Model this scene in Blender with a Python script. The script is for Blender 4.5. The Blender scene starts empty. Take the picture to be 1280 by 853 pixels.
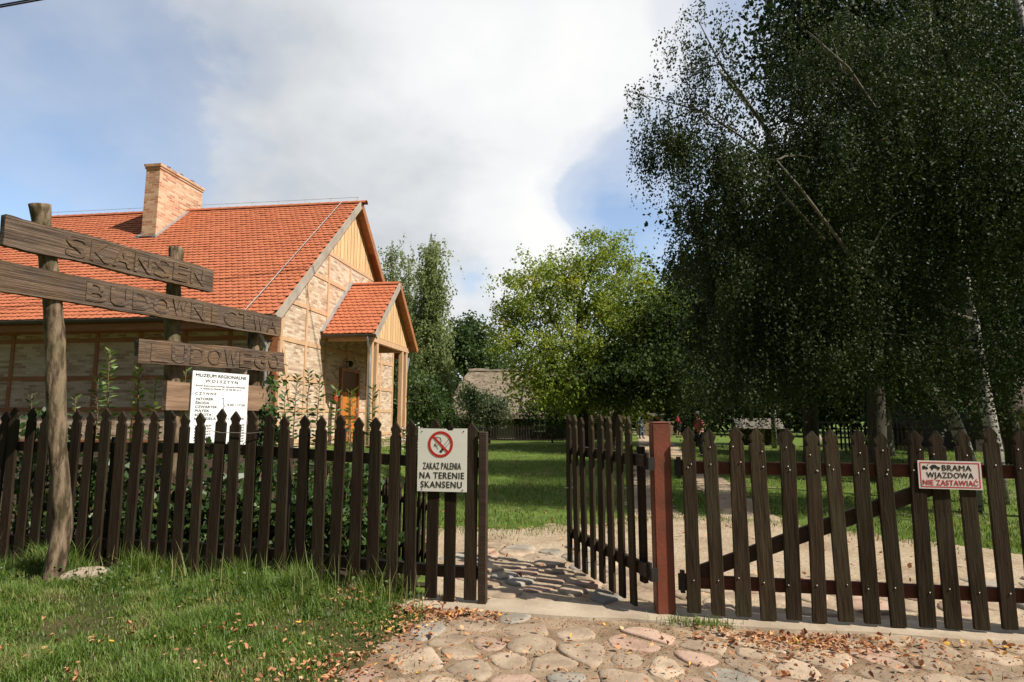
import bpy, bmesh, math, random
import numpy as np
from mathutils import Vector, Matrix, noise as mnoise

# ------------------------------------------------------------------ camera, sky, sun, exposure
SC = bpy.context.scene
COL = SC.collection
random.seed(7)
rng = np.random.default_rng(7)
F = 740.0; PITCH = math.radians(7.1); CAMH = 1.62
CP, SP = math.cos(PITCH), math.sin(PITCH)

cam_data = bpy.data.cameras.new('camera'); cam = bpy.data.objects.new('camera', cam_data)
COL.objects.link(cam); SC.camera = cam
cam_data.sensor_width = 36.0; cam_data.lens = 36.0*F/1280.0
cam_data.clip_start = 0.05; cam_data.clip_end = 3000
cam.location = (0, 0, CAMH); cam.rotation_euler = (math.pi/2+PITCH, 0, 0)

SUN_EL = math.radians(47); _h = math.hypot(.89, .45)
SUN = Vector((.89/_h*math.cos(SUN_EL), -.45/_h*math.cos(SUN_EL), math.sin(SUN_EL)))
ld = bpy.data.lights.new('sun', 'SUN'); lo = bpy.data.objects.new('sun', ld); COL.objects.link(lo)
ld.energy = 5.0; ld.angle = math.radians(.53); ld.color = (1.0, .925, .80)
lo.rotation_euler = (-SUN).to_track_quat('-Z', 'Y').to_euler(); lo.location = (20, -8, 25)

SC.view_settings.view_transform = 'Standard'
try: SC.view_settings.look = 'None'
except Exception: pass
SC.view_settings.exposure = 0.45; SC.view_settings.gamma = 1.0
try: SC.view_settings.use_curve_mapping = False
except Exception: pass
SC.cycles.max_bounces = 6; SC.cycles.diffuse_bounces = 3; SC.cycles.glossy_bounces = 2
SC.cycles.transmission_bounces = 3; SC.cycles.transparent_max_bounces = 4
SC.cycles.caustics_reflective = False; SC.cycles.caustics_refractive = False


class NT:
    """small helper round a node tree"""
    def __init__(s, tree): s.t = tree; s.t.nodes.clear()
    def n(s, kind, **kw):
        nd = s.t.nodes.new(kind)
        for k, v in kw.items():
            if k.startswith('i_'):
                key = k[2:]
                key = int(key) if key.isdigit() else key.replace('_', ' ')
                nd.inputs[key].default_value = v
            else: setattr(nd, k, v)
        return nd
    def l(s, a, b): s.t.links.new(a, b)
    def math(s, op, a, b=None, clamp=False):
        nd = s.n('ShaderNodeMath', operation=op, use_clamp=clamp)
        for i, q in enumerate((a, b)):
            if q is None: continue
            if isinstance(q, (int, float)): nd.inputs[i].default_value = q
            else: s.l(q, nd.inputs[i])
        return nd.outputs[0]
    def ramp(s, fac, stops, interp='LINEAR'):
        nd = s.n('ShaderNodeValToRGB'); cr = nd.color_ramp; cr.interpolation = interp
        while len(cr.elements) < len(stops): cr.elements.new(.5)
        for e, (p, c) in zip(cr.elements, stops):
            e.position = p; e.color = (*c, 1) if len(c) == 3 else c
        s.l(fac, nd.inputs[0]); return nd.outputs[0]
    def mix(s, fac, a, b, blend='MIX'):
        nd = s.n('ShaderNodeMix', data_type='RGBA', blend_type=blend)
        for sock, q in ((nd.inputs[0], fac), (nd.inputs[6], a), (nd.inputs[7], b)):
            if isinstance(q, (int, float)): sock.default_value = q
            elif isinstance(q, tuple): sock.default_value = (*q, 1) if len(q) == 3 else q
            else: s.l(q, sock)
        return nd.outputs[2]


def pix_dir(px, py):
    a = (px-640)/F; b = (426.5-py)/F
    return Vector((a, CP-b*SP, SP+b*CP))

def make_world():
    w = bpy.data.worlds.new('World'); SC.world = w; w.use_nodes = True
    T = NT(w.node_tree)
    out = T.n('ShaderNodeOutputWorld')
    sky = T.n('ShaderNodeTexSky', sky_type='NISHITA', sun_disc=False, sun_elevation=SUN_EL,
              sun_rotation=math.atan2(SUN.x, SUN.y), air_density=1.0, dust_density=.7, ozone_density=1.1)
    bg = T.n('ShaderNodeBackground', i_Strength=.13)
    T.l(sky.outputs[0], bg.inputs[0])
    tc = T.n('ShaderNodeTexCoord'); sep = T.n('ShaderNodeSeparateXYZ'); T.l(tc.outputs['Generated'], sep.inputs[0])
    zz = T.math('ADD', T.math('MAXIMUM', sep.outputs[2], 0.0), .42)
    cx = T.math('DIVIDE', sep.outputs[0], zz); cy = T.math('DIVIDE', sep.outputs[1], zz)
    cv = T.n('ShaderNodeCombineXYZ'); T.l(cx, cv.inputs[0]); T.l(cy, cv.inputs[1])
    n1 = T.n('ShaderNodeTexNoise', noise_dimensions='3D', i_Scale=1.9, i_Detail=9.0, i_Roughness=.54, i_Distortion=.1)
    T.l(cv.outputs[0], n1.inputs['Vector'])
    n2 = T.n('ShaderNodeTexNoise', noise_dimensions='3D', i_Scale=1.5, i_Detail=5.0, i_Roughness=.5)
    m2 = T.n('ShaderNodeMapping'); m2.inputs['Location'].default_value = (3.1, 7.7, 1.3)
    T.l(cv.outputs[0], m2.inputs[0]); T.l(m2.outputs[0], n2.inputs['Vector'])
    def lobe(px, py, width, amt):
        v = pix_dir(px, py).normalized()
        d = T.n('ShaderNodeVectorMath', operation='DOT_PRODUCT'); d.inputs[1].default_value = v
        nrm = T.n('ShaderNodeVectorMath', operation='NORMALIZE'); T.l(tc.outputs['Generated'], nrm.inputs[0])
        T.l(nrm.outputs[0], d.inputs[0])
        ang = T.math('DIVIDE', T.math('SUBTRACT', 1.0, d.outputs['Value']), (1-math.cos(width)))
        return T.math('MULTIPLY', T.math('POWER', 2.718, T.math('MULTIPLY', ang, -1.0)), amt)
    n3 = T.n('ShaderNodeTexNoise', noise_dimensions='3D', i_Scale=4.6, i_Detail=8.0, i_Roughness=.56, i_Distortion=.1)
    T.l(m2.outputs[0], n3.inputs['Vector'])
    dens = T.math('ADD', T.math('MULTIPLY', n1.outputs[0], 1.0), T.math('MULTIPLY', n3.outputs[0], .35))
    for l in ((60, 200, .24, -.26), (190, 165, .12, -.10), (60, 300, .14, -.10), (790, 265, .15, -.40), (735, 250, .07, -.16), (590, 345, .055, -.20), (800, 320, .10, -.12), (520, 205, .05, -.10),
              (905, 25, .10, -.22), (450, 60, .5, .18), (640, 170, .30, .14), (690, 90, .26, .14), (655, 312, .06, .30), (705, 300, .035, .12),
              (420, 230, .2, .10), (30, 0, .14, .10), (560, 395, .05, .16)):
        dens = T.math('ADD', dens, lobe(*l))
    back = T.n('ShaderNodeVectorMath', operation='DOT_PRODUCT'); back.inputs[1].default_value = (0, -.9, .3)
    T.l(tc.outputs['Generated'], back.inputs[0])
    rear = T.math('SUBTRACT', .22, sep.outputs[1], clamp=True)      # sky dimmed behind and beside the camera, to deepen shade on camera-facing sides
    dens = T.math('SUBTRACT', dens, T.math('MULTIPLY', T.math('MAXIMUM', back.outputs['Value'], 0.0), .7))
    cov = T.ramp(dens, [(.30, (.08, .08, .08)), (.42, (.26, .26, .26)), (.50, (.36, .36, .36)), (.62, (.48, .48, .48)), (.72, (.82, .82, .82)), (.86, (1, 1, 1))], 'EASE')
    # cloud brightness: thick parts grey, the side towards the sun white
    br = T.math('ADD', T.math('MULTIPLY', n2.outputs[0], .75), T.math('MULTIPLY', T.math('SUBTRACT', n3.outputs[0], .5), .8))
    for l in ((740, 120, .26, .30), (690, 300, .13, .40), (330, 30, .33, -.16), (560, 270, .14, -.06), (150, 20, .3, -.12), (420, 190, .2, .06), (560, 60, .15, .1)):
        br = T.math('ADD', br, lobe(*l))
    ccol = T.ramp(br, [(.05, (.58, .615, .66)), (.32, (.74, .765, .79)), (.55, (.90, .912, .925)), (.85, (1.0, 1.0, .99))])
    bgc = T.n('ShaderNodeBackground', i_Strength=.735); T.l(ccol, bgc.inputs[0])
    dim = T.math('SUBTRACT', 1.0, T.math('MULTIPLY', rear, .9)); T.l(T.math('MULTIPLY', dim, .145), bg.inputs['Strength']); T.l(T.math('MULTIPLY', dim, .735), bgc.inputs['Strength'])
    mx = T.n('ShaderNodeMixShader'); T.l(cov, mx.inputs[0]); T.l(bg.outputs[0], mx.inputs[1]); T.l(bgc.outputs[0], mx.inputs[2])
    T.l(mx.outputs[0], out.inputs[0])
make_world()

# ------------------------------------------------------------------ projections and ground height
def at(px, py, Y):
    v = pix_dir(px, py); k = Y/v.y
    return Vector((v.x*k, Y, CAMH+v.z*k))
def gnd(px, py, z=0.0):
    v = pix_dir(px, py); k = (z-CAMH)/v.z
    return Vector((v.x*k, v.y*k, z))
def sst(a, b, x):
    t = np.clip((np.asarray(x, float)-a)/(b-a), 0, 1); return t*t*(3-2*t)
def gz(x, y):
    x = np.asarray(x, float); y = np.asarray(y, float)
    bank = .13*sst(-.6, -2.4, x)*sst(2.6, 5.2, y)*(1-sst(6.2, 8.0, y))
    mound = .74*sst(-1.5, -3.5, x)*sst(7.5, 12.5, y)*(1-sst(30, 45, y))
    wob = .02*np.sin(x*1.9+y*.7)*np.sin(y*1.3-x*.4)*sst(-.7, -1.6, x)*(y < 8)
    und = .05*np.sin(x*.31+1)*np.sin(y*.27)*sst(10, 16, y)
    return bank+mound+wob+und
def gzf(x, y): return float(gz(x, y))

# ------------------------------------------------------------------ materials
MATS = {}
def mat(name, col, col2=None, scale=6.0, stretch=(1, 1, 1), rough=.8, spec=.3, bump=0.0, bscale=None, attr=0.0, objrand=0.0,
        detail=6.0, dirt=None, metallic=0.0, lo=.35, hi=.65):
    """object-space noise between two colours, with bump; attr = how far the face attribute 'rnd' shifts the value"""
    m = bpy.data.materials.new(name); m.use_nodes = True
    T = NT(m.node_tree)
    out = T.n('ShaderNodeOutputMaterial'); b = T.n('ShaderNodeBsdfPrincipled', i_Roughness=rough, i_Metallic=metallic)
    b.inputs['Specular IOR Level'].default_value = spec
    T.l(b.outputs[0], out.inputs[0])
    tc = T.n('ShaderNodeTexCoord'); mp = T.n('ShaderNodeMapping'); mp.inputs['Scale'].default_value = stretch
    oi = T.n('ShaderNodeObjectInfo')
    off = T.n('ShaderNodeVectorMath', operation='ADD')
    rr = T.n('ShaderNodeVectorMath', operation='SCALE'); rr.inputs[0].default_value = (13.0, 7.0, 29.0)
    T.l(oi.outputs['Random'], rr.inputs['Scale'])
    T.l(tc.outputs['Object'], off.inputs[0]); T.l(rr.outputs[0], off.inputs[1]); T.l(off.outputs[0], mp.inputs[0])
    nz = T.n('ShaderNodeTexNoise', i_Scale=scale, i_Detail=detail, i_Roughness=.6); T.l(mp.outputs[0], nz.inputs['Vector'])
    c = T.ramp(nz.outputs[0], [(lo, col), (hi, col2 or col)])
    if dirt:
        dn = T.n('ShaderNodeTexNoise', i_Scale=dirt[1], i_Detail=5.0); T.l(off.outputs[0], dn.inputs['Vector'])
        f = T.ramp(dn.outputs[0], [(.45, (0, 0, 0)), (.68, (1, 1, 1))])
        c = T.mix(T.math('MULTIPLY', f, dirt[2]), c, dirt[0])
    if attr or objrand:
        if attr:
            a = T.n('ShaderNodeAttribute', attribute_name='rnd'); src = a.outputs['Fac']; amt = attr
        else: src = oi.outputs['Random']; amt = objrand
        v = T.math('ADD', T.math('MULTIPLY', T.math('SUBTRACT', src, .5), 2*amt), 1.0)
        h = T.n('ShaderNodeHueSaturation'); T.l(c, h.inputs['Color']); T.l(v, h.inputs['Value']); c = h.outputs[0]
    T.l(c, b.inputs['Base Color'])
    if bump:
        nb = T.n('ShaderNodeTexNoise', i_Scale=bscale or scale*2, i_Detail=8.0, i_Roughness=.65); T.l(mp.outputs[0], nb.inputs['Vector'])
        bp = T.n('ShaderNodeBump', i_Strength=min(1, bump), i_Distance=.02); T.l(nb.outputs[0], bp.inputs['Height']); T.l(bp.outputs[0], b.inputs['Normal'])
    MATS[name] = m; return m

def leaf_mat(name, stops, rough=.45, trans=.35, spec=.35):
    m = bpy.data.materials.new(name); m.use_nodes = True
    T = NT(m.node_tree); out = T.n('ShaderNodeOutputMaterial')
    b = T.n('ShaderNodeBsdfPrincipled', i_Roughness=rough); b.inputs['Specular IOR Level'].default_value = spec
    a = T.n('ShaderNodeAttribute', attribute_name='rnd')
    c = T.ramp(a.outputs['Fac'], stops); T.l(c, b.inputs['Base Color'])
    tr = T.n('ShaderNodeBsdfTranslucent')
    h = T.n('ShaderNodeHueSaturation', i_Hue=.485, i_Saturation=1.15, i_Value=1.5); T.l(c, h.inputs['Color']); T.l(h.outputs[0], tr.inputs[0])
    mx = T.n('ShaderNodeMixShader', i_0=trans); T.l(b.outputs[0], mx.inputs[1]); T.l(tr.outputs[0], mx.inputs[2]); T.l(mx.outputs[0], out.inputs[0])
    MATS[name] = m; return m

def brick_mat(name, c1, c2, mortar, bw=.25, bh=.077):
    m = bpy.data.materials.new(name); m.use_nodes = True
    T = NT(m.node_tree); out = T.n('ShaderNodeOutputMaterial'); b = T.n('ShaderNodeBsdfPrincipled', i_Roughness=.9)
    b.inputs['Specular IOR Level'].default_value = .15
    T.l(b.outputs[0], out.inputs[0])
    tc = T.n('ShaderNodeTexCoord'); sp = T.n('ShaderNodeSeparateXYZ'); T.l(tc.outputs['Object'], sp.inputs[0])
    cb = T.n('ShaderNodeCombineXYZ'); T.l(T.math('ADD', sp.outputs[0], sp.outputs[1]), cb.inputs[0]); T.l(sp.outputs[2], cb.inputs[1])
    br = T.n('ShaderNodeTexBrick', offset=.5, i_Scale=1.0, i_Mortar_Size=.007, i_Mortar_Smooth=.15, i_Bias=0.0, i_Brick_Width=bw, i_Row_Height=bh)
    br.inputs['Color1'].default_value = (0, 0, 0, 1); br.inputs['Color2'].default_value = (1, 1, 1, 1); br.inputs['Mortar'].default_value = (.5, .5, .5, 1)
    wob = T.n('ShaderNodeTexNoise', i_Scale=9.0, i_Detail=3.0); T.l(cb.outputs[0], wob.inputs['Vector'])
    wv = T.n('ShaderNodeVectorMath', operation='SCALE', i_Scale=.012); T.l(wob.outputs['Color'], wv.inputs[0])
    va = T.n('ShaderNodeVectorMath', operation='ADD'); T.l(cb.outputs[0], va.inputs[0]); T.l(wv.outputs[0], va.inputs[1]); T.l(va.outputs[0], br.inputs['Vector'])
    nz = T.n('ShaderNodeTexNoise', i_Scale=2.3, i_Detail=5.0); T.l(tc.outputs['Object'], nz.inputs['Vector'])
    n3 = T.n('ShaderNodeTexNoise', i_Scale=26.0, i_Detail=4.0); T.l(tc.outputs['Object'], n3.inputs['Vector'])
    f = T.math('ADD', T.math('MULTIPLY', br.outputs['Color'], .55), T.math('MULTIPLY', nz.outputs[0], .25))
    f = T.math('ADD', f, T.math('MULTIPLY', n3.outputs[0], .35))
    c = T.ramp(f, [(.2, c1[0]), (.45, c1[1]), (.65, c2[0]), (.9, c2[1])])
    c = T.mix(br.outputs['Fac'], c, mortar)
    T.l(c, b.inputs['Base Color'])
    hgt = T.math('SUBTRACT', T.math('MULTIPLY', n3.outputs[0], .5), br.outputs['Fac'])
    bp = T.n('ShaderNodeBump', i_Strength=.7, i_Distance=.012); T.l(hgt, bp.inputs['Height']); T.l(bp.outputs[0], b.inputs['Normal'])
    MATS[name] = m; return m

def birch_bark_mat():
    m = bpy.data.materials.new('birch_bark'); m.use_nodes = True
    T = NT(m.node_tree); out = T.n('ShaderNodeOutputMaterial'); b = T.n('ShaderNodeBsdfPrincipled', i_Roughness=.75); T.l(b.outputs[0], out.inputs[0])
    tc = T.n('ShaderNodeTexCoord'); mp = T.n('ShaderNodeMapping'); mp.inputs['Scale'].default_value = (3, 3, 14); T.l(tc.outputs['Object'], mp.inputs[0])
    nz = T.n('ShaderNodeTexNoise', i_Scale=1.2, i_Detail=4.0); T.l(mp.outputs[0], nz.inputs['Vector'])
    n2 = T.n('ShaderNodeTexNoise', i_Scale=2.0, i_Detail=4.0); T.l(tc.outputs['Object'], n2.inputs['Vector'])
    base = T.ramp(n2.outputs[0], [(.3, (.17, .155, .13)), (.7, (.38, .355, .31))])
    f = T.ramp(nz.outputs[0], [(.40, (1, 1, 1)), (.47, (0, 0, 0))])
    T.l(T.mix(f, base, (.03, .027, .024)), b.inputs['Base Color']); MATS['birch_bark'] = m; return m

mat('picket_wood', (.022, .014, .009), (.038, .026, .016), 5, (6, 6, .55), rough=.75, spec=.1, bump=.5, objrand=.32, dirt=((.034, .034, .02), 3, .3))
mat('gate_wood', (.024, .017, .010), (.056, .039, .024), 5, (6, 6, .5), rough=.8, spec=.1, bump=.6, objrand=.36, dirt=((.055, .052, .03), 2.2, .5))
mat('rail_wood', (.035, .022, .014), (.055, .036, .024), 6, (.6, 6, 6), rough=.7, bump=.3)
mat('red_rail', (.060, .018, .012), (.105, .032, .020), 6, (.6, 6, 6), rough=.6, bump=.25)
mat('red_paint', (.165, .045, .026), (.21, .060, .034), 4, rough=.5, spec=.4, bump=.25, bscale=30, dirt=((.085, .036, .024), 5, .65))
mat('black_iron', (.02, .018, .017), (.035, .03, .028), 20, rough=.55, metallic=.3)
mat('bolt_metal', (.36, .34, .31), (.5, .48, .45), 30, rough=.45, metallic=.8)
mat('sign_wood', (.050, .034, .025), (.175, .122, .090), 4, (.3, 6, 11), rough=.85, bump=1.0, bscale=8, dirt=((.32, .18, .06), 2.4, .22), lo=.38, hi=.62)
mat('carved_wood', (.06, .038, .027), (.17, .112, .08), 5, (.5, 5, 8), rough=.8, bump=.5)
mat('post_bark', (.055, .038, .025), (.24, .175, .12), 10, (2.2, 2.2, .5), rough=.95, spec=.1, bump=1.0, bscale=10, dirt=((.12, .12, .055), 2.6, .45), lo=.40, hi=.60)
mat('plank_wood', (.16, .095, .058), (.28, .18, .115), 4, (.5, 5, 5), rough=.8, bump=.4)
mat('white_panel', (.74, .75, .75), (.80, .80, .80), 3, rough=.4, spec=.4)
mat('cream_panel', (.85, .82, .75), (.88, .86, .80), 3, rough=.4, spec=.4, dirt=((.62, .56, .47), 6, .22))
mat('pink_panel', (.72, .62, .59), (.78, .69, .66), 4, rough=.4, spec=.4)
mat('black_print', (.02, .02, .02), (.025, .025, .025), 5, rough=.5)
mat('blue_print', (.025, .03, .05), (.03, .035, .055), 5, rough=.5)
mat('red_print', (.55, .03, .025), (.60, .04, .03), 5, rough=.45)
mat('rose_print', (.50, .03, .06), (.55, .04, .07), 5, rough=.45)
mat('roof_tile', (.46, .150, .078), (.50, .172, .090), 1.2, rough=.85, spec=.08, bump=.15, bscale=30, attr=.05)
mat('roof_under', (.20, .07, .035), (.25, .09, .045), 4, rough=.9)
mat('larch_beam', (.50, .31, .175), (.61, .40, .245), 3, (3, 3, .5), rough=.7, bump=.25)
mat('larch_dark', (.30, .12, .05), (.40, .17, .075), 3, (.5, 3, 3), rough=.65, bump=.2)
mat('pale_board', (.60, .37, .18), (.76, .51, .28), 3, (7, 7, .45), rough=.7, bump=.25, attr=.12)
mat('grey_board', (.28, .235, .195), (.42, .36, .30), 4, (4, .6, .6), rough=.85, bump=.3)
mat('door_wood', (.40, .13, .025), (.55, .20, .04), 3, (4, 4, .6), rough=.5, bump=.2)
mat('door_dark', (.10, .035, .015), (.15, .055, .02), 3, (4, 4, .6), rough=.35, spec=.5)
mat('gutter_metal', (.09, .085, .075), (.13, .12, .105), 5, rough=.5, metallic=.4)
mat('zinc', (.33, .34, .35), (.43, .44, .45), 4, rough=.5, metallic=.45)
mat('steel_wire', (.35, .33, .30), (.45, .42, .40), 4, rough=.5, metallic=.5)
mat('thatch', (.11, .085, .06), (.30, .24, .175), 1.6, (2, 2, 6), rough=.95, bump=1, bscale=12, dirt=((.13, .12, .075), .8, .6))
mat('thatch_grey', (.20, .18, .155), (.32, .29, .25), 5, (3, 3, 9), rough=.95, bump=1, bscale=12)
mat('dark_log', (.025, .02, .016), (.05, .038, .03), 3, (.5, .5, 8), rough=.9, bump=.6)
mat('grey_plank', (.11, .098, .08), (.20, .18, .15), 3, (4, .5, 4), rough=.9, bump=.4)
mat('brown_plank', (.17, .115, .075), (.26, .18, .12), 3, (.6, 4, 4), rough=.9, bump=.4)
mat('old_tile', (.045, .030, .024), (.085, .055, .043), 9, rough=.9, bump=.6)
mat('glass_dark', (.02, .024, .028), (.03, .034, .038), 2, rough=.08, spec=.6)
mat('paint_white', (.7, .7, .68), (.78, .78, .76), 4, rough=.5)
mat('dark_bark', (.030, .024, .019), (.065, .052, .040), 8, (2, 2, .5), rough=.95, bump=1.0)
mat('grey_bark', (.10, .088, .070), (.19, .165, .135), 8, (2, 2, .5), rough=.95, bump=.8)
mat('stem', (.10, .13, .04), (.16, .17, .06), 6, rough=.8)
mat('twig_brown', (.14, .075, .045), (.20, .11, .06), 6, rough=.8)
mat('cobble', (.25, .19, .135), (.44, .345, .25), 4.5, rough=.9, spec=.1, bump=.5, bscale=22, attr=.18, dirt=((.30, .22, .155), 2.5, .5))
mat('cobble_pink', (.30, .20, .15), (.44, .31, .235), 4.5, rough=.9, spec=.1, bump=.5, bscale=22, attr=.14, dirt=((.32, .24, .17), 2.5, .5))
mat('cobble_grey', (.21, .19, .16), (.35, .315, .26), 4.5, rough=.8, spec=.2, bump=.5, bscale=22, attr=.18, dirt=((.30, .24, .18), 3, .3))
mat('joint_sand', (.19, .13, .08), (.36, .27, .18), 3.5, rough=.95, bump=.8, bscale=30, dirt=((.17, .105, .062), 1.7, .5))
mat('verge_earth', (.035, .045, .014), (.075, .075, .030), 5, rough=.95, spec=.05, bump=.8, bscale=25, dirt=((.12, .085, .05), 2.0, .5))
mat('added_bed_soil', (.030, .022, .015), (.065, .048, .032), 6, rough=.95, spec=.1, bump=.8, bscale=20)
mat('concrete', (.33, .265, .19), (.48, .40, .305), 3, rough=.9, bump=.35, bscale=25, dirt=((.28, .22, .16), 2, .5))
mat('pale_stone', (.22, .17, .12), (.38, .31, .235), 5, rough=.9, bump=.7)
mat('cloth_red', (.30, .055, .065), (.36, .075, .085), 12, rough=.9)
mat('cloth_scarlet', (.22, .015, .018), (.28, .02, .025), 12, rough=.9)
mat('cloth_black', (.015, .015, .017), (.025, .025, .028), 12, rough=.9)
mat('cloth_jeans', (.06, .085, .14), (.09, .12, .19), 12, rough=.9)
mat('cloth_blue', (.05, .065, .10), (.08, .10, .15), 12, rough=.9)
mat('skin', (.42, .24, .17), (.48, .29, .21), 5, rough=.6)
mat('hair', (.03, .02, .015), (.05, .035, .025), 30, rough=.7)
mat('cap_grey', (.07, .07, .07), (.10, .10, .10), 10, rough=.9)
mat('flower_red', (.55, .03, .03), (.65, .06, .04), 10, rough=.6)
mat('flower_white', (.7, .68, .66), (.78, .76, .74), 10, rough=.6)
mat('cable_black', (.012, .012, .016), (.02, .02, .024), 5, rough=.5)
brick_mat('brick_wall', ((.27, .165, .11), (.47, .32, .22)), ((.61, .46, .335), (.69, .56, .43)), (.54, .47, .37), .24, .07)
brick_mat('brick_chimney', ((.34, .15, .08), (.50, .26, .155)), ((.58, .36, .225), (.66, .47, .33)), (.60, .50, .39), .25, .08)
birch_bark_mat()
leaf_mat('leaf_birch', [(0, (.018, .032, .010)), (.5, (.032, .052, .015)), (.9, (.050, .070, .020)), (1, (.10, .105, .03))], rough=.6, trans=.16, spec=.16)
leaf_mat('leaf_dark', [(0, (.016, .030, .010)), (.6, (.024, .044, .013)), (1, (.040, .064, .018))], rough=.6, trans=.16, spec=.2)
leaf_mat('leaf_maple', [(0, (.11, .17, .035)), (.5, (.23, .30, .065)), (.88, (.30, .33, .07)), (1, (.40, .34, .08))], rough=.55, trans=.42, spec=.15)
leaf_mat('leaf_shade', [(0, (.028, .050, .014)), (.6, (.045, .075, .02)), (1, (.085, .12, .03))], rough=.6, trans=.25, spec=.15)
leaf_mat('leaf_mid', [(0, (.035, .065, .02)), (.6, (.06, .10, .03)), (1, (.10, .14, .04))], rough=.5, trans=.3)
leaf_mat('leaf_spruce', [(0, (.12, .165, .065)), (.6, (.23, .28, .12)), (1, (.31, .35, .16))], rough=.55, trans=.38, spec=.15)
leaf_mat('leaf_grey', [(0, (.085, .11, .055)), (.6, (.13, .16, .085)), (1, (.19, .22, .12))], rough=.6, trans=.3)
leaf_mat('leaf_vine', [(0, (.025, .055, .016)), (.6, (.05, .095, .025)), (1, (.10, .15, .035))], rough=.4, trans=.25)
leaf_mat('leaf_bright', [(0, (.06, .12, .025)), (.6, (.11, .19, .04)), (1, (.19, .25, .06))], rough=.45, trans=.35)
leaf_mat('grass', [(0, (.065, .12, .018)), (.4, (.118, .195, .033)), (.75, (.16, .24, .046)), (.93, (.21, .22, .07)), (1, (.34, .28, .14))], rough=.45, trans=.35)
leaf_mat('lawn', [(0, (.055, .10, .016)), (.5, (.10, .155, .026)), (.9, (.155, .20, .042)), (1, (.24, .22, .09))], rough=.55, trans=.3)
leaf_mat('dead_leaf', [(0, (.20, .085, .042)), (.35, (.40, .19, .09)), (.7, (.54, .30, .15)), (.93, (.62, .42, .25)), (1, (.62, .36, .06))], rough=.7, trans=.12)

def ground_mat():
    m = bpy.data.materials.new('ground_turf'); m.use_nodes = True
    T = NT(m.node_tree); out = T.n('ShaderNodeOutputMaterial'); b = T.n('ShaderNodeBsdfPrincipled', i_Roughness=.95); T.l(b.outputs[0], out.inputs[0])
    b.inputs['Specular IOR Level'].default_value = .1
    g = T.n('ShaderNodeNewGeometry')
    n1 = T.n('ShaderNodeTexNoise', i_Scale=.45, i_Detail=7.0, i_Roughness=.65); T.l(g.outputs['Position'], n1.inputs['Vector'])
    n2 = T.n('ShaderNodeTexNoise', i_Scale=7.0, i_Detail=6.0, i_Roughness=.7); T.l(g.outputs['Position'], n2.inputs['Vector'])
    gr = T.ramp(n2.outputs[0], [(.3, (.058, .098, .018)), (.55, (.105, .155, .03)), (.75, (.155, .195, .048))])
    dry = T.ramp(n1.outputs[0], [(.56, (0, 0, 0)), (.70, (1, 1, 1))])
    T.l(T.mix(T.math('MULTIPLY', dry, .75), gr, (.29, .235, .12)), b.inputs['Base Color'])
    bp = T.n('ShaderNodeBump', i_Strength=.6, i_Distance=.05); T.l(n2.outputs[0], bp.inputs['Height']); T.l(bp.outputs[0], b.inputs['Normal'])
    MATS['ground_turf'] = m
ground_mat()
def sand_mat():
    m = bpy.data.materials.new('drive_sand'); m.use_nodes = True
    T = NT(m.node_tree); out = T.n('ShaderNodeOutputMaterial'); b = T.n('ShaderNodeBsdfPrincipled', i_Roughness=.95); T.l(b.outputs[0], out.inputs[0])
    b.inputs['Specular IOR Level'].default_value = .1
    g = T.n('ShaderNodeNewGeometry')
    n1 = T.n('ShaderNodeTexNoise', i_Scale=1.1, i_Detail=8.0, i_Roughness=.65); T.l(g.outputs['Position'], n1.inputs['Vector'])
    n2 = T.n('ShaderNodeTexNoise', i_Scale=24.0, i_Detail=6.0, i_Roughness=.7); T.l(g.outputs['Position'], n2.inputs['Vector'])
    a = T.ramp(n1.outputs[0], [(.3, (.29, .215, .14)), (.5, (.44, .35, .245)), (.7, (.52, .43, .32))])
    s = T.ramp(n2.outputs[0], [(.35, (.55, .5, .45)), (.6, (1, 1, 1))])
    T.l(T.mix(.8, a, s, 'MULTIPLY'), b.inputs['Base Color'])
    bp = T.n('ShaderNodeBump', i_Strength=.7, i_Distance=.03); T.l(n2.outputs[0], bp.inputs['Height']); T.l(bp.outputs[0], b.inputs['Normal'])
    MATS['drive_sand'] = m
sand_mat()

# ------------------------------------------------------------------ object helpers
def tag(o, label=None, cat=None, group=None, kind=None):
    if label: o['label'] = label
    if cat: o['category'] = cat
    if group: o['group'] = group
    if kind: o['kind'] = kind
    return o
def empty(name, loc, rz=0.0):
    o = bpy.data.objects.new(name, None); o.location = loc; o.rotation_euler = (0, 0, rz); o.empty_display_size = .2
    COL.objects.link(o); return o
def link(name, me, parent=None, loc=(0, 0, 0), rot=(0, 0, 0)):
    o = bpy.data.objects.new(name, me); o.location = loc; o.rotation_euler = rot
    COL.objects.link(o)
    if parent is not None: o.parent = parent
    return o

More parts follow.
